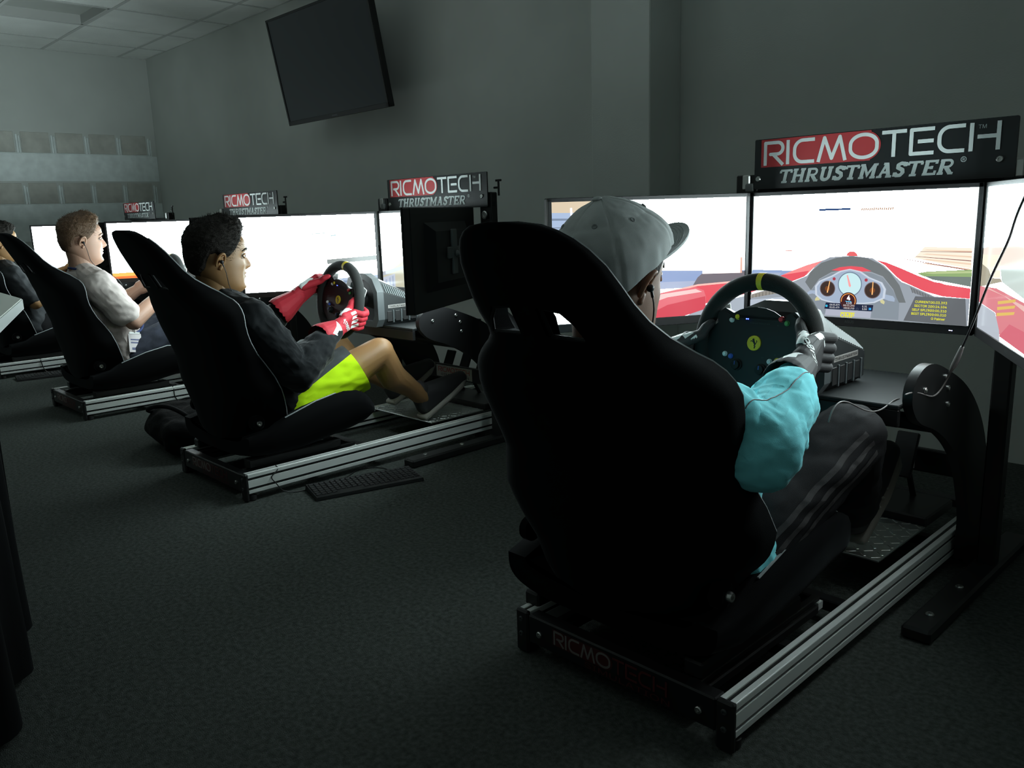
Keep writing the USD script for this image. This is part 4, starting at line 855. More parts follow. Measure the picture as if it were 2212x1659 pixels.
def foot(ank, toe, sole_up, w=.046, l=None):
    """a shoe: (upper manifold, sole manifold) from heel under the ankle to toe"""
    d = toe - ank; dn = d / np.linalg.norm(d); u = V3(*sole_up) - dn * (np.dot(sole_up, dn)); u /= np.linalg.norm(u); s = np.cross(dn, u)
    h = ank - u * .055 - dn * .045
    P = lambda a, b, c: h + dn * a + s * b + u * c
    up_ = union([m3.Manifold.batch_hull([ell(P(.03, 0, .03), .035), ell(P(.05, 0, .075), .040), ell(P(.15, .006, .028), .036), ell(P(.235, .008, .018), .028)]), limb([(P(.03, 0, .04), .034), (P(.04, 0, .10), .040)])])
    so = m3.Manifold.batch_hull([ell(P(a, b, c), (.012)) for a, b, c in ((.0, .022, -.004), (.0, -.022, -.004), (.12, .034, -.004), (.12, -.028, -.004), (.21, .034, .0), (.21, -.026, .0), (.255, .012, .006), (.255, -.010, .006))])
    return up_, so, P
def face_parts(t, hm, H, skin, brow, lip):
    """eyes, brows and lips on the placed head; H maps head-local meshes to the world"""
    for sx in (-1, 1):
        ey = part(t, 'eye', H(move(trimesh.creation.icosphere(2, .0106), (sx * .0315, .0750, .0105))), 'eye_white', smooth=True)
        part(ey, 'iris', H(move(move(trimesh.creation.icosphere(2, .0055), (0, 0, 0), s=(1, .35, 1)), (sx * .0315, .0858, .0105))), 'iris', smooth=True)
        for q, zz_ in ((.0052, .0165), (-.0035, .0050)): part(t, 'eyelid', H(tube([(sx * .0195, .0795, .0105 + q * .2), (sx * .0255, .0845, zz_ - .0005), (sx * .032, .0862, zz_), (sx * .039, .0825, zz_ - .0008), (sx * .0445, .0755, .0105 + q * .2)], [.0018, .0030, .0033, .0030, .0018], 8)), skin, smooth=True)
        part(t, 'eyebrow', H(tube([(sx * .012, .0945, .028), (sx * .026, .0925, .034), (sx * .042, .083, .032), (sx * .052, .073, .026)], [.0026, .0036, .0032, .0015], 8)), brow)
    d = H(trimesh.Trimesh([(0, 0, 0), (0, -1, 0)], [(0, 1, 0)], process=False)).vertices; d = d[1] - d[0]
    for a in ([(-.024, -.0535), (-.01, -.0465), (0, -.048), (.01, -.0465), (.024, -.0535)], [(-.023, -.0535), (-.012, -.063), (.012, -.063), (.023, -.0535)]):
        part(t, 'lip', conform(H(flat(Polygon(a), (0, .12, 0), (1, 0, 0), (0, 0, 1))), hm, d, .0006, .005), lip, smooth=True)
def person(name_label, J, head, skin, lip, brow, arms=None, legs=None, extra=None):
    t = thing('person', name_label, 'person', J['hip'] * [1, 1, 0] + [0, 0, .16])
    o, yaw, pit = head; H = lambda m_: place_head(m_, o, yaw, pit)
    hm = union([MF(H(head_mesh()))] + [MF(H(ear_mesh(s))) for s in (-1, 1)])
    nb = J['sh'] + V3(0, -.005, .035)
    hb = H(trimesh.Trimesh([(0, -.018, -.05), (0, -.012, -.10), (0, .02, -.075)], [(0, 1, 2)], process=False)).vertices
    body = [limb([(hb[0], V3(.055, .058, .05)), (hb[1], V3(.054, .056, .05)), (nb, V3(.062, .058, .04)), (J['sh'] + V3(0, 0, -.03), V3(.09, .06, .05))]), torso(J)]
    for s in ('r', 'l'):
        body.append(limb([(J[s + 'sh'], .05), (J[s + 'elb'], .041), (J[s + 'elb'] * .55 + J[s + 'wr'] * .45, .040), (J[s + 'wr'], .027)]))
        if 'fist' in J: body.append(J['fist'][s])
        body.append(limb([(J['hip'] * .6 + J[s + 'hip'] * .4, .09), (J[s + 'hip'], .088), (J[s + 'hip'] * .3 + J[s + 'kn'] * .7, .066), (J[s + 'kn'], .055)]))
        k, a = J[s + 'kn'], J[s + 'an']; cb = k * .62 + a * .38 + V3(0, -.022, -.022)
        body.append(limb([(k, .054), (cb, .053), (k * .3 + a * .7 + V3(0, -.008, -.008), .038), (a, .036)]))
        body.append(limb([(k + V3(0, .006, .004), .050), (k * .9 + J[s + 'hip'] * .1, .058)]))
    bm = union([MF(flesh(union(body), .014, 14)), hm])
    part(t, 'body', T(bm), skin, smooth=45)
    face_parts(t, T(hm), H, skin, brow, lip)
    return t, H, bm
def earbud(t, H, J, path=None):
    e = part(t, 'earbud', H(cat_([move(trimesh.creation.icosphere(2, .0065), (.086, -.004, -.007)), tube([(.087, -.003, -.008), (.088, .001, -.022)], .0024, 8)])), 'plastic')
    P = H(trimesh.Trimesh([(.088, .001, -.022), (.082, .012, -.06), (.07, .022, -.095), (.06, .04, -.12)], [(0, 1, 2)], process=False)).vertices
    part(e, 'wire', tube(spline(np.vstack([P, J['sh'] + V3(.05, .10, .03), J['chest'] + V3(.02, .13, .02)]), 40), .0013, 6), 'cable')
def arm_sleeve(J, s, g=.018, end=.035):
    w = J[s + 'wr']; e = J[s + 'elb']
    f = (e - w) / np.linalg.norm(e - w)
    return limb([(J[s + 'sh'], .056 + g), (J[s + 'sh'] * .45 + e * .55, .047 + g), (e, .044 + g), (e * .5 + w * .5, .042 + g * .8), (w + f * (end + .02), .036 + g * .4), (w + f * (end - .03), .026 + g * .3)])
def legs_of(J, s, g, upto=1., r=(.092, .070, .058)):
    h, k, a = J[s + 'hip'], J[s + 'kn'], J[s + 'an']
    pts = [(J['hip'] * .5 + h * .5, r[0] + g), (h, r[0] + g), (h * .4 + k * .6, r[1] + g), (k, r[2] + g)]
    if upto >= 1.: pts += [(k * .6 + a * .4 + V3(0, -.016, -.016), .056 + g), (a * .92 + k * .08, .042 + g)]
    return limb(pts)

# ---- the driver in the teal sweatshirt, nearest rig
R = RIG[0]; c = R['cx']
J = dict(hip=V3(c, 1.325, .235), waist=V3(c, 1.275, .36), chest=V3(c, 1.215, .475), sh=V3(c, 1.15, .580), rsh=V3(c + .160, 1.175, .545), lsh=V3(c - .165, 1.175, .548),
         relb=V3(c + .236, 1.20, .512), lelb=V3(c - .265, 1.25, .46), rhip=V3(c + .10, 1.36, .255), lhip=V3(c - .10, 1.36, .255), rkn=V3(c + .195, 1.63, .43), lkn=V3(c - .17, 1.64, .44), ran=V3(c + .12, 1.845, .195), lan=V3(c - .1, 1.86, .20))
gr, rw_, rfd, racr, rmm, rRo, rN, rTn = grip(R, -2, J['relb'], 1); gl, lw_, lfd, lacr, lmm, lRo, lN, lTn = grip(R, 191, J['lelb'], -1)
J.update(rwr=rw_, lwr=lw_)
t, H, bm = person('driver seen from behind in grey cap and teal sweatshirt, hands on the nearest wheel', J, (V3(c + .004, 1.10, .782), -2, -4), 'skin_brown', 'lip_brown', 'hair_black')
part(t, 'hair', H(hair_mesh(dict(side=.003, top=.004, rough=.002), 2)), 'hair_black', smooth=60, label='short black hair below the cap')
def cap_shell():
    nz, nt = 70, 168; th = np.arange(nt) * 2 * np.pi / nt; d = th - .275 * np.sin(th); rings = []; A = np.degrees(np.abs((d + np.pi) % (2 * np.pi) - np.pi))
    low = np.interp(A, [0, 60, 100, 140, 180], [.040, .034, .012, -.018, -.026]); seam = sum(np.exp(-(((A - q) / 2.2) ** 2)) for q in (0, 60, 120, 180))
    for t, inn in [(.06, 1), (.03, 1), (0., .8), (-.004, .3)] + [(t, 0) for t in np.r_[np.linspace(0, .92, nz), .95, .975, .99, 1.]]:
        z = low + (.118 - low) * t; x, y = head_ring(np.maximum(z, .0), d, False); top = np.clip((z - .03) / .088, 0, 1)
        p = np.c_[x, y, z]; wr = meshkit.fbm(np.c_[p[:, 0] * 34, p[:, 1] * 34, p[:, 2] * 16], 3, 4) - .5
        t_ = .008 + .012 * np.sin(math.pi * np.clip((z + .02) / .11, 0, 1)) + .009 * top - .0016 * seam + .007 * wr - .003 * inn
        n = p - V3(0, -.005, .02); n /= np.linalg.norm(n, axis=1, keepdims=True); rings.append(p + n * t_[:, None])
    return loft(rings)
H0 = H; H = lambda m_: H0(move(move(m_, (0, .01, -.03), s=None), (0, -.012, .034), rx=17).apply_scale(1.0))
cp = part(t, 'cap', H(cap_shell()), 'cap_grey', smooth=60, label='plain grey baseball cap')
cs = cap_shell(); q = H(cs)
u_ = np.linspace(-1, 1, 25); v_ = np.linspace(0, 1, 10); top_, bot_ = [], []
for u in u_:
    x0 = .074 * math.sin(u * 1.28); y0 = -.012 + .120 * math.cos(u * 1.20)
    L = .080 * (1 - abs(u) ** 2.8) + .004
    for v in v_: top_.append((x0 * (1 + .02 * v), y0 + L * v, .046 - 5.0 * (x0 * (1 + .02 * v)) ** 2 - .02 * v * L))
G = np.array(top_).reshape(25, 10, 3); G2 = G - [0, 0, .0042]
rings = [np.vstack([G[i], G2[i][::-1]]) for i in range(25)]
br = part(cp, 'brim', H(loft(rings)), 'cap_grey', smooth=50)
for k in range(4):
    L = np.array([G[i, 4 + k] * (1) + [0, 0, .0004] for i in range(3, 22)]); part(cp, 'stitching', H(tube(L, .0006, 5)), 'cap_thread')
part(cp, 'button', H(move(move(trimesh.creation.icosphere(2, .0085), s=(1, 1, .5)), (0, -.012, .1365))), 'cap_grey', smooth=True)
for a in (30, 90, 150):
    for sx in (-1, 1):
        aa = math.radians(a) * sx; dr_ = V3(math.sin(aa) * .8, math.cos(aa) * .8, .62); dr_ /= np.linalg.norm(dr_)
        loc, _, _ = cs.ray.intersects_location([V3(0, -.005, .05)], [dr_], multiple_hits=False)
        if len(loc): part(cp, 'eyelet', H(lathe([(.0022, 0), (.0045, 0), (.005, .0012), (.0035, .002), (.0022, .001)], 14, loc[0] - dr_ * .0004, dr_)), 'cap_thread', smooth=True)
loc, _, _ = cs.ray.intersects_location([V3(0, 0, .0)], [V3(.10, -1, .0)], multiple_hits=False)
part(cp, 'tag', H(box(loc[0][0] - .009, loc[0][0] + .009, loc[0][1] - .0015, loc[0][1] + .002, -.004, .004, .0005)), 'black_cloth')
H = H0; earbud(t, H, J)
sw = union([torso(J, .020, 1.13), arm_sleeve(J, 'r', .024, .075), arm_sleeve(J, 'l', .020, .07), limb([(J['hip'] + V3(0, -.01, .05), V3(.203, .115, .08)), (J['waist'], V3(.188, .12, .1))]),
            limb([(J['relb'] + V3(.004, -.004, -.010), .066), (J['relb'] * .6 + J['rsh'] * .4, .070)]), limb([(J['relb'] + V3(0, .02, .0), .060), (J['relb'] * .58 + J['rwr'] * .42, .062)])]
           + [MF(torus_at(J['relb'] * (1 - q) + J['rwr'] * q, J['rwr'] - J['relb'] + V3(*tl_), rr_, tr_)) for q, rr_, tr_, tl_ in ((.20, .056, .012, (.06, 0, .08)), (.34, .054, .011, (-.05, .02, -.06)), (.50, .050, .011, (.05, 0, .07)))]
           + [MF(torus_at(J['rsh'] * (1 - q) + J['relb'] * q, J['relb'] - J['rsh'] + V3(*tl_), rr_, tr_)) for q, rr_, tr_, tl_ in ((.62, .062, .012, (.05, .06, 0)), (.80, .058, .012, (-.05, .04, .05)))])
nb = J['sh'] + V3(0, 0, .05)
swm = flesh(sw, .008, 7, .010, (16, 24, 30), 5)
part(t, 'sweatshirt', swm, 'teal', smooth=True, label='teal long-sleeved sweatshirt')
part(t, 'collar', tube([nb + V3(.072 * math.cos(a), .066 * math.sin(a), .012 * -math.sin(a)) for a in np.linspace(0, 2 * np.pi, 33)], .011, 10, caps=False), 'teal', smooth=True)
LD = spline([(-.668, 1.150, .618), (-.668, 1.20, .596), (-.666, 1.245, .583), (-.668, 1.29, .574), (-.672, 1.325, .577), (-.678, 1.38, .556)], 40) + [0, 0, .1]
hit, ri_, _ = swm.ray.intersects_location(LD, np.tile([[0., 0, -1]], (40, 1)), multiple_hits=False)
if len(hit) > 8: part(t, 'earphone_lead', tube(hit[np.argsort(ri_)] + [0, 0, .0008], .0010, 6), 'cable', smooth=True)
pm = flesh(union([legs_of(J, 'r', .014), legs_of(J, 'l', .014), ell(J['hip'] + V3(0, 0, -.01), (.185, .12, .10))]), .012, 8, .008, (16, 16, 26), 8)
pp = part(t, 'track_pants', pm, 'pants', smooth=True, label='dark track pants with side stripes')
for k in range(3):
    L = [J['rhip'] * (1 - a) + J['rkn'] * a + V3(.13, -.02 - .012 * (k - 1), .03 + .022 * (k - 1)) for a in np.linspace(-.1, .95, 14)]
    rv = np.vstack([[p + V3(0, .0018, -.005), p + V3(0, -.0018, .005)] for p in L]); n_ = len(L) - 1
    rf = np.array([(2 * i, 2 * i + 2, 2 * i + 1) for i in range(n_)] + [(2 * i + 1, 2 * i + 2, 2 * i + 3) for i in range(n_)])
    part(pp, 'stripe', conform(trimesh.Trimesh(rv, rf, process=False), pm, (-1, 0, -.25), .003, .005), 'pants_grey', smooth=True)
for s, an in (('r', J['ran']), ('l', J['lan'])):
    toe = an + V3(0, .14, .135); up_, so, P = foot(an, toe, (0, -1, 1))
    sh = part(t, 'shoe', flesh(up_, .010, 8), 'shoe', smooth=True); part(sh, 'sole', flesh(so, .010, 3), 'shoe_sole', smooth=40)
    part(sh, 'tongue', flesh(m3.Manifold.batch_hull([ell(P(.09, 0, .075), .018), ell(P(.15, .005, .055), .014), ell(P(.06, 0, .11), .014)]), .008, 4), 'shoe_red', smooth=True)
    for k in range(3): part(sh, 'stripe', limb_t := T(m3.Manifold.batch_hull([ell(P(.085 + k * .026, .036, .012), (.005, .004, .004)), ell(P(.065 + k * .026, .030, .058), (.005, .004, .004))])), 'shoe_stripe')
    part(sh, 'laces', cat_([tube([P(.10 + k * .02, -.022, .066 - k * .008), P(.105 + k * .02, .0, .078 - k * .008), P(.10 + k * .02, .026, .066 - k * .008)], .0028, 6) for k in range(4)]), 'shoe_stripe')
for s, g_, (w, fd, acr, mm, Ro, N, Tn) in (('r', gr, (rw_, rfd, racr, rmm, rRo, rN, rTn)), ('l', gl, (lw_, lfd, lacr, lmm, lRo, lN, lTn))):
    gm = flesh(union([g_, cuff(w, fd, .075, .030, .045)]), .0035, 6)
    gp = part(t, 'glove', gm, 'glove_black', smooth=True, label='black racing glove with white panels')
    glove_prints(gp, gm, w, fd, acr, mm, Ro, N, Tn, 'glove_black', 'glove_white', (.96, .12))

# ---- the driver in black with red gloves, second rig
R = RIG[1]; c = R['cx']
J = dict(hip=V3(c, 1.42, .235), waist=V3(c, 1.365, .36), chest=V3(c, 1.305, .49), sh=V3(c, 1.245, .595), rsh=V3(c + .170, 1.265, .575), lsh=V3(c - .170, 1.265, .575),
         relb=V3(c + .258, 1.365, .405), lelb=V3(c - .255, 1.43, .44), rhip=V3(c + .10, 1.45, .255), lhip=V3(c - .10, 1.45, .255), rkn=V3(c + .19, 1.745, .412), lkn=V3(c - .12, 1.745, .420), ran=V3(c + .135, 1.985, .185), lan=V3(c - .08, 1.99, .215))
gr, rw_, rfd, racr, rmm, rRo, rN, rTn = grip(R, -26, J['relb'], 1); gl, lw_, lfd, lacr, lmm, lRo, lN, lTn = grip(R, 160, J['lelb'], -1)
J.update(rwr=rw_, lwr=lw_)
t, H, bm = person('black-haired driver in black sweatshirt, red gloves and lime shorts at the second wheel', J, (V3(c, 1.243, .783), -13, -2), 'skin_tan', 'lip', 'hair_black')
hm_ = hair_mesh(dict(side=.009, top=.026, front=.014, rough=.009, fade=.03), 1)
part(t, 'hair', H(hm_), 'hair_black', smooth=60, label='thick short black hair'); hair_strands(t, hm_, H, 'hair_black', 1500, .013, 1)
earbud(t, H, J)
sw = union([torso(J, .020, 1.05), arm_sleeve(J, 'r', .020, .06), arm_sleeve(J, 'l', .018, .06), limb([(J['relb'] + V3(0, 0, -.008), .066), (J['relb'] * .6 + J['rwr'] * .4, .056)])]
           + [MF(torus_at(J['relb'] * (1 - q) + J['rwr'] * q, J['rwr'] - J['relb'] + V3(*tl_), rr_, tr_)) for q, rr_, tr_, tl_ in ((.10, .058, .010, (.06, 0, .10)), (.26, .052, .010, (-.05, .02, -.06)), (.40, .048, .009, (.05, 0, .07)), (.54, .043, .009, (-.06, 0, .0)))]
           + [MF(torus_at(J['rsh'] * (1 - q) + J['relb'] * q, J['relb'] - J['rsh'] + V3(*tl_), rr_, tr_)) for q, rr_, tr_, tl_ in ((.66, .056, .011, (.05, .06, 0)), (.86, .056, .010, (-.05, .04, .05)))])
part(t, 'sweatshirt', flesh(sw, .008, 7, .011, (16, 22, 26), 11), 'black_cloth', smooth=True, label='black long-sleeved sweatshirt')
nb = J['sh'] + V3(0, 0, .045)
part(t, 'collar', tube([nb + V3(.070 * math.cos(a), .064 * math.sin(a), .012 * -math.sin(a)) for a in np.linspace(0, 2 * np.pi, 33)], .011, 10, caps=False), 'black_cloth', smooth=True)
for s in ('r', 'l'):
    h, k = J[s + 'hip'], J[s + 'kn']; dk = (k - h) / np.linalg.norm(k - h)
    leg = limb([(J['hip'] * .5 + h * .5, .108), (h, .108), (h * .5 + k * .5, .096), (h * .26 + k * .74, .094)])
    leg = MF(flesh(union([leg, ell(J['hip'], (.10, .12, .10))]), .010, 6, .006, (14, 14, 30), 14))
    end = h * .30 + k * .70; leg = leg.trim_by_plane(list(map(float, -dk)), float(-dk @ end))
    # the grey panel is the strip along the top of the thigh
    pn = V3(-.35 if s == 'r' else .35, -dk[2], dk[1]); pn /= np.linalg.norm(pn); off = float(pn @ (h * .5 + k * .5) + .050)
    a_, b_ = leg.split_by_plane(list(map(float, pn)), off)
    sh = part(t, 'shorts_leg', T(b_), 'neon', smooth=40, label='bright lime side of the shorts'); part(sh, 'panel', T(a_), 'grey_cloth', smooth=40, label='grey top panel of the shorts')
for s, an in (('r', J['ran']), ('l', J['lan'])):
    toe = an + V3(0, .16, .085); up_, so, P = foot(an, toe, (0, -.5, 1))
    sh = part(t, 'shoe', flesh(up_, .010, 8), 'shoe', smooth=True); part(sh, 'sole', flesh(so, .010, 3), 'shoe_sole', smooth=40)
    part(sh, 'laces', cat_([tube([P(.10 + k * .02, -.022, .066 - k * .008), P(.105 + k * .02, .0, .078 - k * .008), P(.10 + k * .02, .026, .066 - k * .008)], .0028, 6) for k in range(4)]), 'pants_grey')
for s, g_, (w, fd, acr, mm, Ro, N, Tn) in (('r', gr, (rw_, rfd, racr, rmm, rRo, rN, rTn)), ('l', gl, (lw_, lfd, lacr, lmm, lRo, lN, lTn))):
    gm = flesh(union([g_, cuff(w, fd, .085, .032, .054)]), .004, 6)
    gp = part(t, 'glove', gm, 'glove_red', smooth=True, label='red racing glove with white panels')
    glove_prints(gp, gm, w, fd, acr, mm, Ro, N, Tn, 'glove_red', 'glove_white')

# ---- the driver in the pale T-shirt, third rig
R = RIG[2]; c = R['cx']
J = dict(hip=V3(c, 1.465, .24), waist=V3(c, 1.415, .37), chest=V3(c, 1.365, .53), sh=V3(c, 1.325, .645), rsh=V3(c + .172, 1.335, .62), lsh=V3(c - .172, 1.335, .62),
         relb=V3(c + .255, 1.445, .445), lelb=V3(c - .25, 1.50, .47), rhip=V3(c + .10, 1.50, .26), lhip=V3(c - .10, 1.50, .26), rkn=V3(c + .18, 1.80, .42), lkn=V3(c - .15, 1.81, .42), ran=V3(c + .12, 2.04, .19), lan=V3(c - .1, 2.04, .20))
fr, rw_, *_ = grip(R, 0, J['relb'], 1); fl, lw_, *_ = grip(R, 180, J['lelb'], -1); J.update(rwr=rw_, lwr=lw_, fist=dict(r=fr, l=fl))
t, H, bm = person('brown-haired driver in pale T-shirt with blue lanyard and hanging badge', J, (V3(c, 1.335, .838), -9, -1), 'skin_light', 'lip', 'hair_brown')
hm_ = hair_mesh(dict(side=.005, top=.020, front=.014, rough=.008, fade=.03), 3)
part(t, 'hair', H(hm_), 'hair_brown', smooth=60, label='short brown hair, longer on top'); hair_strands(t, hm_, H, 'hair_brown', 1100, .011, 3, .05)
earbud(t, H, J)
def short(J, s, g): e = J[s + 'sh'] * .28 + J[s + 'elb'] * .72; return limb([(J[s + 'sh'], .060 + g), (e, .056 + g)])
ts = union([torso(J, .020, 1.04), limb([(J['hip'] + V3(0, 0, .02), V3(.19, .125, .08)), (J['waist'], V3(.175, .12, .1))]), short(J, 'r', .018), short(J, 'l', .018)])
part(t, 'tee_shirt', flesh(ts, .010, 8, .010, (16, 22, 26), 21), 'tee', smooth=True, label='pale pinkish grey T-shirt')
nb = J['sh'] + V3(0, 0, .045)
part(t, 'lanyard', tube(spline([nb + V3(-.05, .03, .0), nb + V3(-.03, -.055, .02), nb + V3(.045, -.045, .016), nb + V3(.085, .02, -.01), J['chest'] + V3(.10, .115, .03), J['waist'] + V3(.125, .115, .03), V3(c + .150, 1.475, .375)], 60), .006, 8), 'lanyard', smooth=True, label='blue lanyard')
bo = V3(c + .190, 1.462, .285); bx, bn = V3(-.22, .96, -.18), V3(.94, .24, .24); bx /= np.linalg.norm(bx); bn -= bx * (bn @ bx); bn /= np.linalg.norm(bn); by = np.cross(bn, bx)
bd = part(t, 'badge', frame(box(-.035, .035, 0, .095, -.001, .001, .0008), bo, bx, by, bn), 'badge', label='white name badge in a clear sleeve')
part(bd, 'clip', frame(cat_([box(-.03, .03, .092, .104, -.002, .002, .001), tube([(0, .10, 0), (0, .13, .002)], .004, 8)]), bo, bx, by, bn), 'screw')
part(bd, 'print', cat_([frame(box(-.024, .024, z, z + .008, .001, .0013), bo, bx, by, bn) for z in (.06, .045)] + [frame(box(-.02, .03, .012, .024, .001, .0013), bo, bx, by, bn)]), 'badge_ink', smooth=False)
part(t, 'jeans', flesh(union([legs_of(J, 'r', .012), legs_of(J, 'l', .012), ell(J['hip'] + V3(0, 0, -.01), (.18, .12, .095))]), .014, 8, .008, (16, 16, 26), 8), 'denim', smooth=True, label='dark blue jeans')
for s, an in (('r', J['ran']), ('l', J['lan'])):
    up_, so, P = foot(an, an + V3(0, .16, .08), (0, -.5, 1)); sh = part(t, 'shoe', flesh(up_, .012, 8), 'shoe', smooth=True); part(sh, 'sole', flesh(so, .012, 3), 'shoe_sole', smooth=40)

# ---- the driver cut by the left picture edge, farthest rig
R = RIG[3]; c = R['cx']
J = dict(hip=V3(c, 1.48, .24), waist=V3(c, 1.43, .37), chest=V3(c, 1.385, .52), sh=V3(c, 1.345, .635), rsh=V3(c + .175, 1.355, .61), lsh=V3(c - .175, 1.355, .61),
         relb=V3(c + .262, 1.435, .45), lelb=V3(c - .25, 1.50, .46), rhip=V3(c + .10, 1.52, .26), lhip=V3(c - .10, 1.52, .26), rkn=V3(c + .18, 1.82, .42), lkn=V3(c - .15, 1.83, .42), ran=V3(c + .12, 2.06, .19), lan=V3(c - .1, 2.06, .20))
RX = dict(R); fr, rw_, *_ = grip(R, 0, J['relb'], 1); fl, lw_, *_ = grip(R, 180, J['lelb'], -1); J.update(rwr=rw_, lwr=lw_, fist=dict(r=fr, l=fl))
make_wheel(R, 0, 'steering wheel of the farthest rig, hidden behind the third seat', near=False); make_base(R, 'wheel motor housing of the farthest rig, hidden behind the third seat')
t, H, bm = person('dark-shirted driver with a lanyard, cut off by the left edge', J, (V3(c, 1.352, .822), -6, 0), 'skin_tan', 'lip', 'hair_black')
part(t, 'hair', H(hair_mesh(dict(side=.008, top=.020, front=.010, rough=.010), 6)), 'hair_black', smooth=60, label='short black hair')
part(t, 'shirt', flesh(union([torso(J, .020, 1.05), short(J, 'r', .018), short(J, 'l', .018)]), .012, 8, .010, (16, 22, 26), 31), 'jacket', smooth=True, label='dark short-sleeved shirt')
nb = J['sh'] + V3(0, 0, .045)
part(t, 'lanyard', tube(spline([nb + V3(-.05, .03, .0), nb + V3(-.03, -.055, .02), nb + V3(.045, -.045, .016), nb + V3(.085, .02, -.01), J['chest'] + V3(.08, .125, .03), J['waist'] + V3(.05, .13, .0)], 50), .006, 8), 'lanyard', smooth=True, label='blue lanyard')
part(t, 'trousers', flesh(union([legs_of(J, 'r', .012), legs_of(J, 'l', .012), ell(J['hip'] + V3(0, 0, -.01), (.18, .12, .095))]), .014, 8), 'pants', smooth=True, label='dark trousers')
for s, an in (('r', J['ran']), ('l', J['lan'])):
    up_, so, P = foot(an, an + V3(0, .16, .08), (0, -.5, 1)); sh = part(t, 'shoe', flesh(up_, .012, 8), 'shoe', smooth=True); part(sh, 'sole', flesh(so, .012, 3), 'shoe_sole', smooth=40)

# ---------------------------------------------------------------- loose things
# table at the left edge, white top with an obtuse corner, black cloth hanging from its near part
tb = thing('table', 'white table top corner at the left edge, before the farthest driver', 'table', (-2.6, .2, 0))
top = Polygon([(-3.35, .625), (-2.682, .578), (-2.371, .556), (-1.917, .407), (-1.45, .255), (-1.62, -.62), (-3.2, -.62)])
part(tb, 'table_top', prism(top.buffer(-.012).buffer(.012), .022, (0, 0, .708)), 'table_white', smooth=30)
part(tb, 'edge_band', prism(top.buffer(.0025).difference(top.buffer(-.004)), .024, (0, 0, .704)), 'table_edge', smooth=30, label='pale table edge band')
for x, y in ((-3.1, .42), (-1.75, .10), (-3.0, -.5), (-1.75, -.5)):
    part(tb, 'leg', lathe([(.016, 0), (.018, .01), (.0165, .03), (.0165, .708)], 14, (x, y, 0)), 'plastic_mid')
def drape(pts, z1, name, label):
    P = spline(pts, 90); L = np.r_[0, np.cumsum(np.linalg.norm(np.diff(P, axis=0), axis=1))]; d = np.gradient(P, axis=0); d /= np.linalg.norm(d, axis=1, keepdims=True); n = np.c_[d[:, 1], -d[:, 0]]
    rings = []
    for z in np.linspace(.012, z1, 26):
        k = 1 - z / z1; w = (.010 + .020 * k) * np.sin(L * 34 + 1.4 * np.sin(L * 9)) + .006 * k * np.sin(L * 71 + z * 4)
        q = P + n * w[:, None]; a, b = q + n * .0018, q - n * .0018
        rings.append(np.c_[np.vstack([a, b[::-1]]), np.full(180, z)])
    return single(name, loft(rings), 'drape', label, 'tablecloth', smooth=60)
drape([(-2.135, .415), (-1.95, .345), (-1.72, .285), (-1.53, .19), (-1.60, -.2), (-1.64, -.6)], .7035, 'tablecloth', 'black cloth hanging to the floor at the bottom left of the photo')
# keyboards on the carpet
def keyboard(loc, rz, label):
    t = thing('keyboard', label, 'keyboard', (*loc, 0)); g = lambda m_: move(m_, (*loc, 0), rz=rz)
    b = part(t, 'base', g(cat_([trimesh.convex.convex_hull(np.array([(x, y, z) for x, y, z in ((-.07, -.19, .002), (.07, -.19, .002), (-.07, .19, .002), (.07, .19, .002), (-.068, -.188, .020), (.068, -.188, .012), (-.068, .188, .020), (.068, .188, .012))]))])), 'plastic')
    keys = []
    for r in range(6):
        for k in range(20):
            if r == 5 and 3 < k < 9: continue
            x = -.052 + r * .0185; y = -.176 + k * .0185; keys.append(box(x - .0075, x + .0075, y - .0075, y + .0075, .0175 - .0012 * r, .0225 - .0012 * r, .0015))
    part(t, 'keys', g(cat_(keys)), 'black_paint', smooth=False, kind='stuff', label='rows of small black keys')
    part(t, 'foot', g(box(-.065, -.055, -.15, -.12, 0, .004)), 'rubber'); part(t, 'foot', g(box(-.065, -.055, .12, .15, 0, .004)), 'rubber')
keyboard((-2.325, 1.505), -15, 'black keyboard lying on the carpet beside the rail of the second rig')
keyboard((-5.665, 1.43), -8, 'dark keyboard on the carpet beside the farthest rail at left')
def wire(name, label, pts, r=.0022, m_='cable', n=80, cat='cable'): return single(name, tube(spline(pts, n), r, 7), m_, label, cat, smooth=True)
wire('cable', 'thin black cable looping from the rail to the keyboard on the carpet', [(-2.486, 1.262, .0975), (-2.4705, 1.255, .082), (-2.4690, 1.235, .066), (-2.462, 1.245, .045), (-2.455, 1.26, .02), (-2.445, 1.30, .004), (-2.43, 1.40, .003), (-2.46, 1.53, .003), (-2.49, 1.60, .003), (-2.42, 1.66, .003), (-2.36, 1.60, .003), (-2.40, 1.50, .003), (-2.435, 1.42, .003), (-2.43, 1.37, .003), (-2.405, 1.375, .004)], .0018, n=140)
wire('cable', 'short black cable crossing the silver rail of the third rig', [(-4.186, 1.60, .0975), (-4.1705, 1.60, .085), (-4.168, 1.60, .05), (-4.16, 1.62, .015), (-4.13, 1.68, .003), (-4.08, 1.86, .003), (-4.12, 2.0, .003)], .0025)
wire('cable', 'short black cable crossing the silver rail of the farthest rig', [(-5.828, 1.42, .0975), (-5.8125, 1.42, .085), (-5.81, 1.425, .05), (-5.80, 1.44, .012), (-5.78, 1.50, .003), (-5.74, 1.62, .003)], .0025)
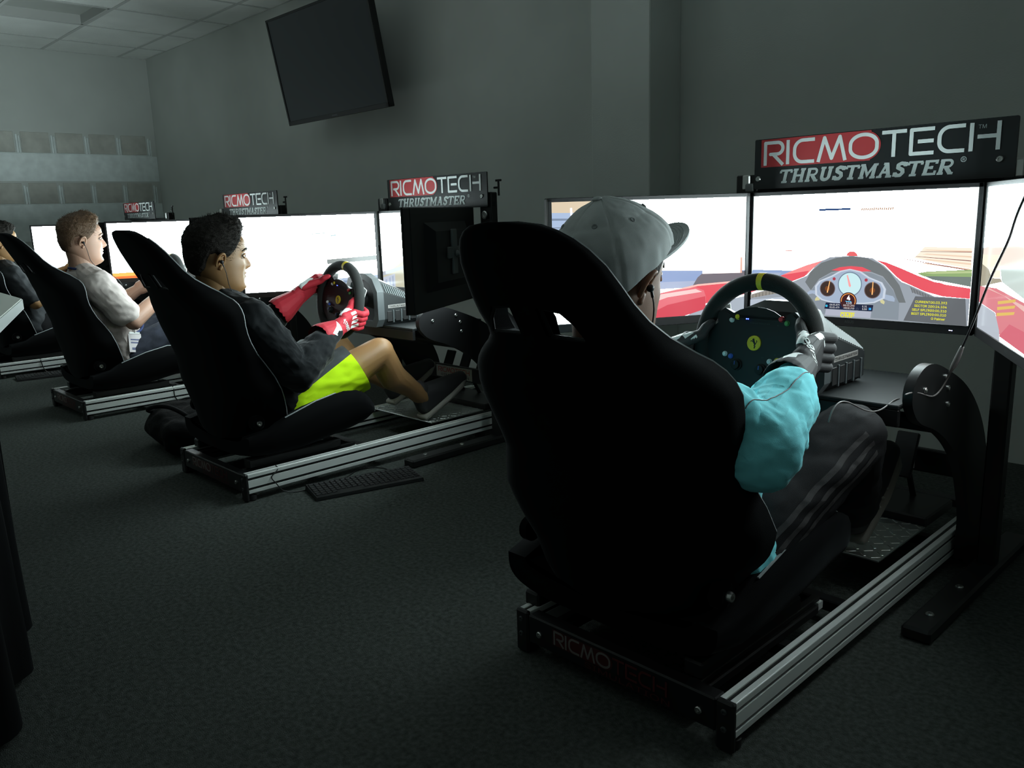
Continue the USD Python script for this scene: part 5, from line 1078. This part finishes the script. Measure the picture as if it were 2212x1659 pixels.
# headphone lead hanging in front of the right display
ec = thing('headphone_cable', 'thin headphone lead hanging before the right display to the nearest upright', 'cable', (-.61, 1.84, .5))
part(ec, 'wire', tube(spline([(-.325, 1.583, .90), (-.334, 1.570, .944), (-.352, 1.535, .950), (-.378, 1.495, .93), (-.395, 1.50, .898), (-.43, 1.575, .838), (-.47, 1.651, .778), (-.53, 1.76, .670), (-.565, 1.815, .605)], 60), .0022, 8), 'cable', smooth=True)
part(ec, 'splitter', tube([(-.565, 1.815, .605), (-.575, 1.828, .583), (-.585, 1.836, .561), (-.593, 1.842, .545)], [.004, .0058, .0058, .003], 10), 'cable_clear', smooth=True, label='pale in-line splitter')
part(ec, 'lead', tube(spline([(-.593, 1.842, .545), (-.605, 1.85, .517), (-.612, 1.838, .499), (-.616, 1.79, .500), (-.618, 1.735, .516), (-.622, 1.684, .520)], 40), .0018, 8), 'cable_clear', smooth=True)
wire('cable', 'pale wavy wire hanging below the wheel deck of the nearest rig', [(-.665, 1.44, .505), (-.662, 1.464, .535), (-.66, 1.53, .523), (-.66, 1.60, .497), (-.66, 1.667, .488), (-.661, 1.736, .495), (-.662, 1.79, .478)], .0016, 'cable_clear')
# bag behind the second rig
bg = thing('bag', 'soft black bag on the carpet left of the second rig', 'bag', (-3.31, 1.36, 0))
bm_ = flesh(m3.Manifold.batch_hull([ell((-3.46, 1.30, .085), (.09, .10, .085)), ell((-3.20, 1.26, .08), (.10, .10, .08)), ell((-3.42, 1.50, .09), (.09, .09, .085)), ell((-3.20, 1.46, .085), (.10, .10, .085)), ell((-3.33, 1.38, .14), (.12, .10, .05))]).trim_by_plane([0, 0, 1], .004), .016, 6, .022, (11, 11, 14), 3)
bm_.vertices[:, 2] = np.maximum(bm_.vertices[:, 2], .002)
part(bg, 'body', bm_, 'bag', smooth=True)
part(bg, 'strap', tube(spline([(-3.50, 1.27, .13), (-3.42, 1.20, .165), (-3.30, 1.22, .19), (-3.18, 1.25, .17), (-3.12, 1.30, .12)], 30), .009, 8), 'bag', smooth=True)
part(bg, 'zip', tube(spline([(-3.50, 1.36, .160), (-3.40, 1.37, .186), (-3.28, 1.37, .187), (-3.17, 1.36, .165)], 24), .004, 6), 'plastic_mid', smooth=True)
# water bottles behind the pedals of the second rig
for x, y, lb in ((-3.125, 2.40, 'water bottle with turquoise cap behind the knee of the second driver, left one'), (-2.985, 2.42, 'water bottle with turquoise cap behind the shoes of the second driver, right one')):
    b = thing('water_bottle', lb, 'bottle', (x, y, 0))
    part(b, 'body', lathe([(.028, .0), (.031, .004), (.031, .06), (.029, .065), (.031, .07), (.031, .135), (.026, .155), (.013, .175), (.012, .19), (.0, .19)], 24, (x, y, 0)), 'bottle_body', smooth=40)
    part(b, 'cap', lathe([(.0, .19), (.0145, .19), (.015, .192), (.015, .21), (.0135, .213), (0, .213)], 20, (x, y, 0)), 'bottle_cap', smooth=40)
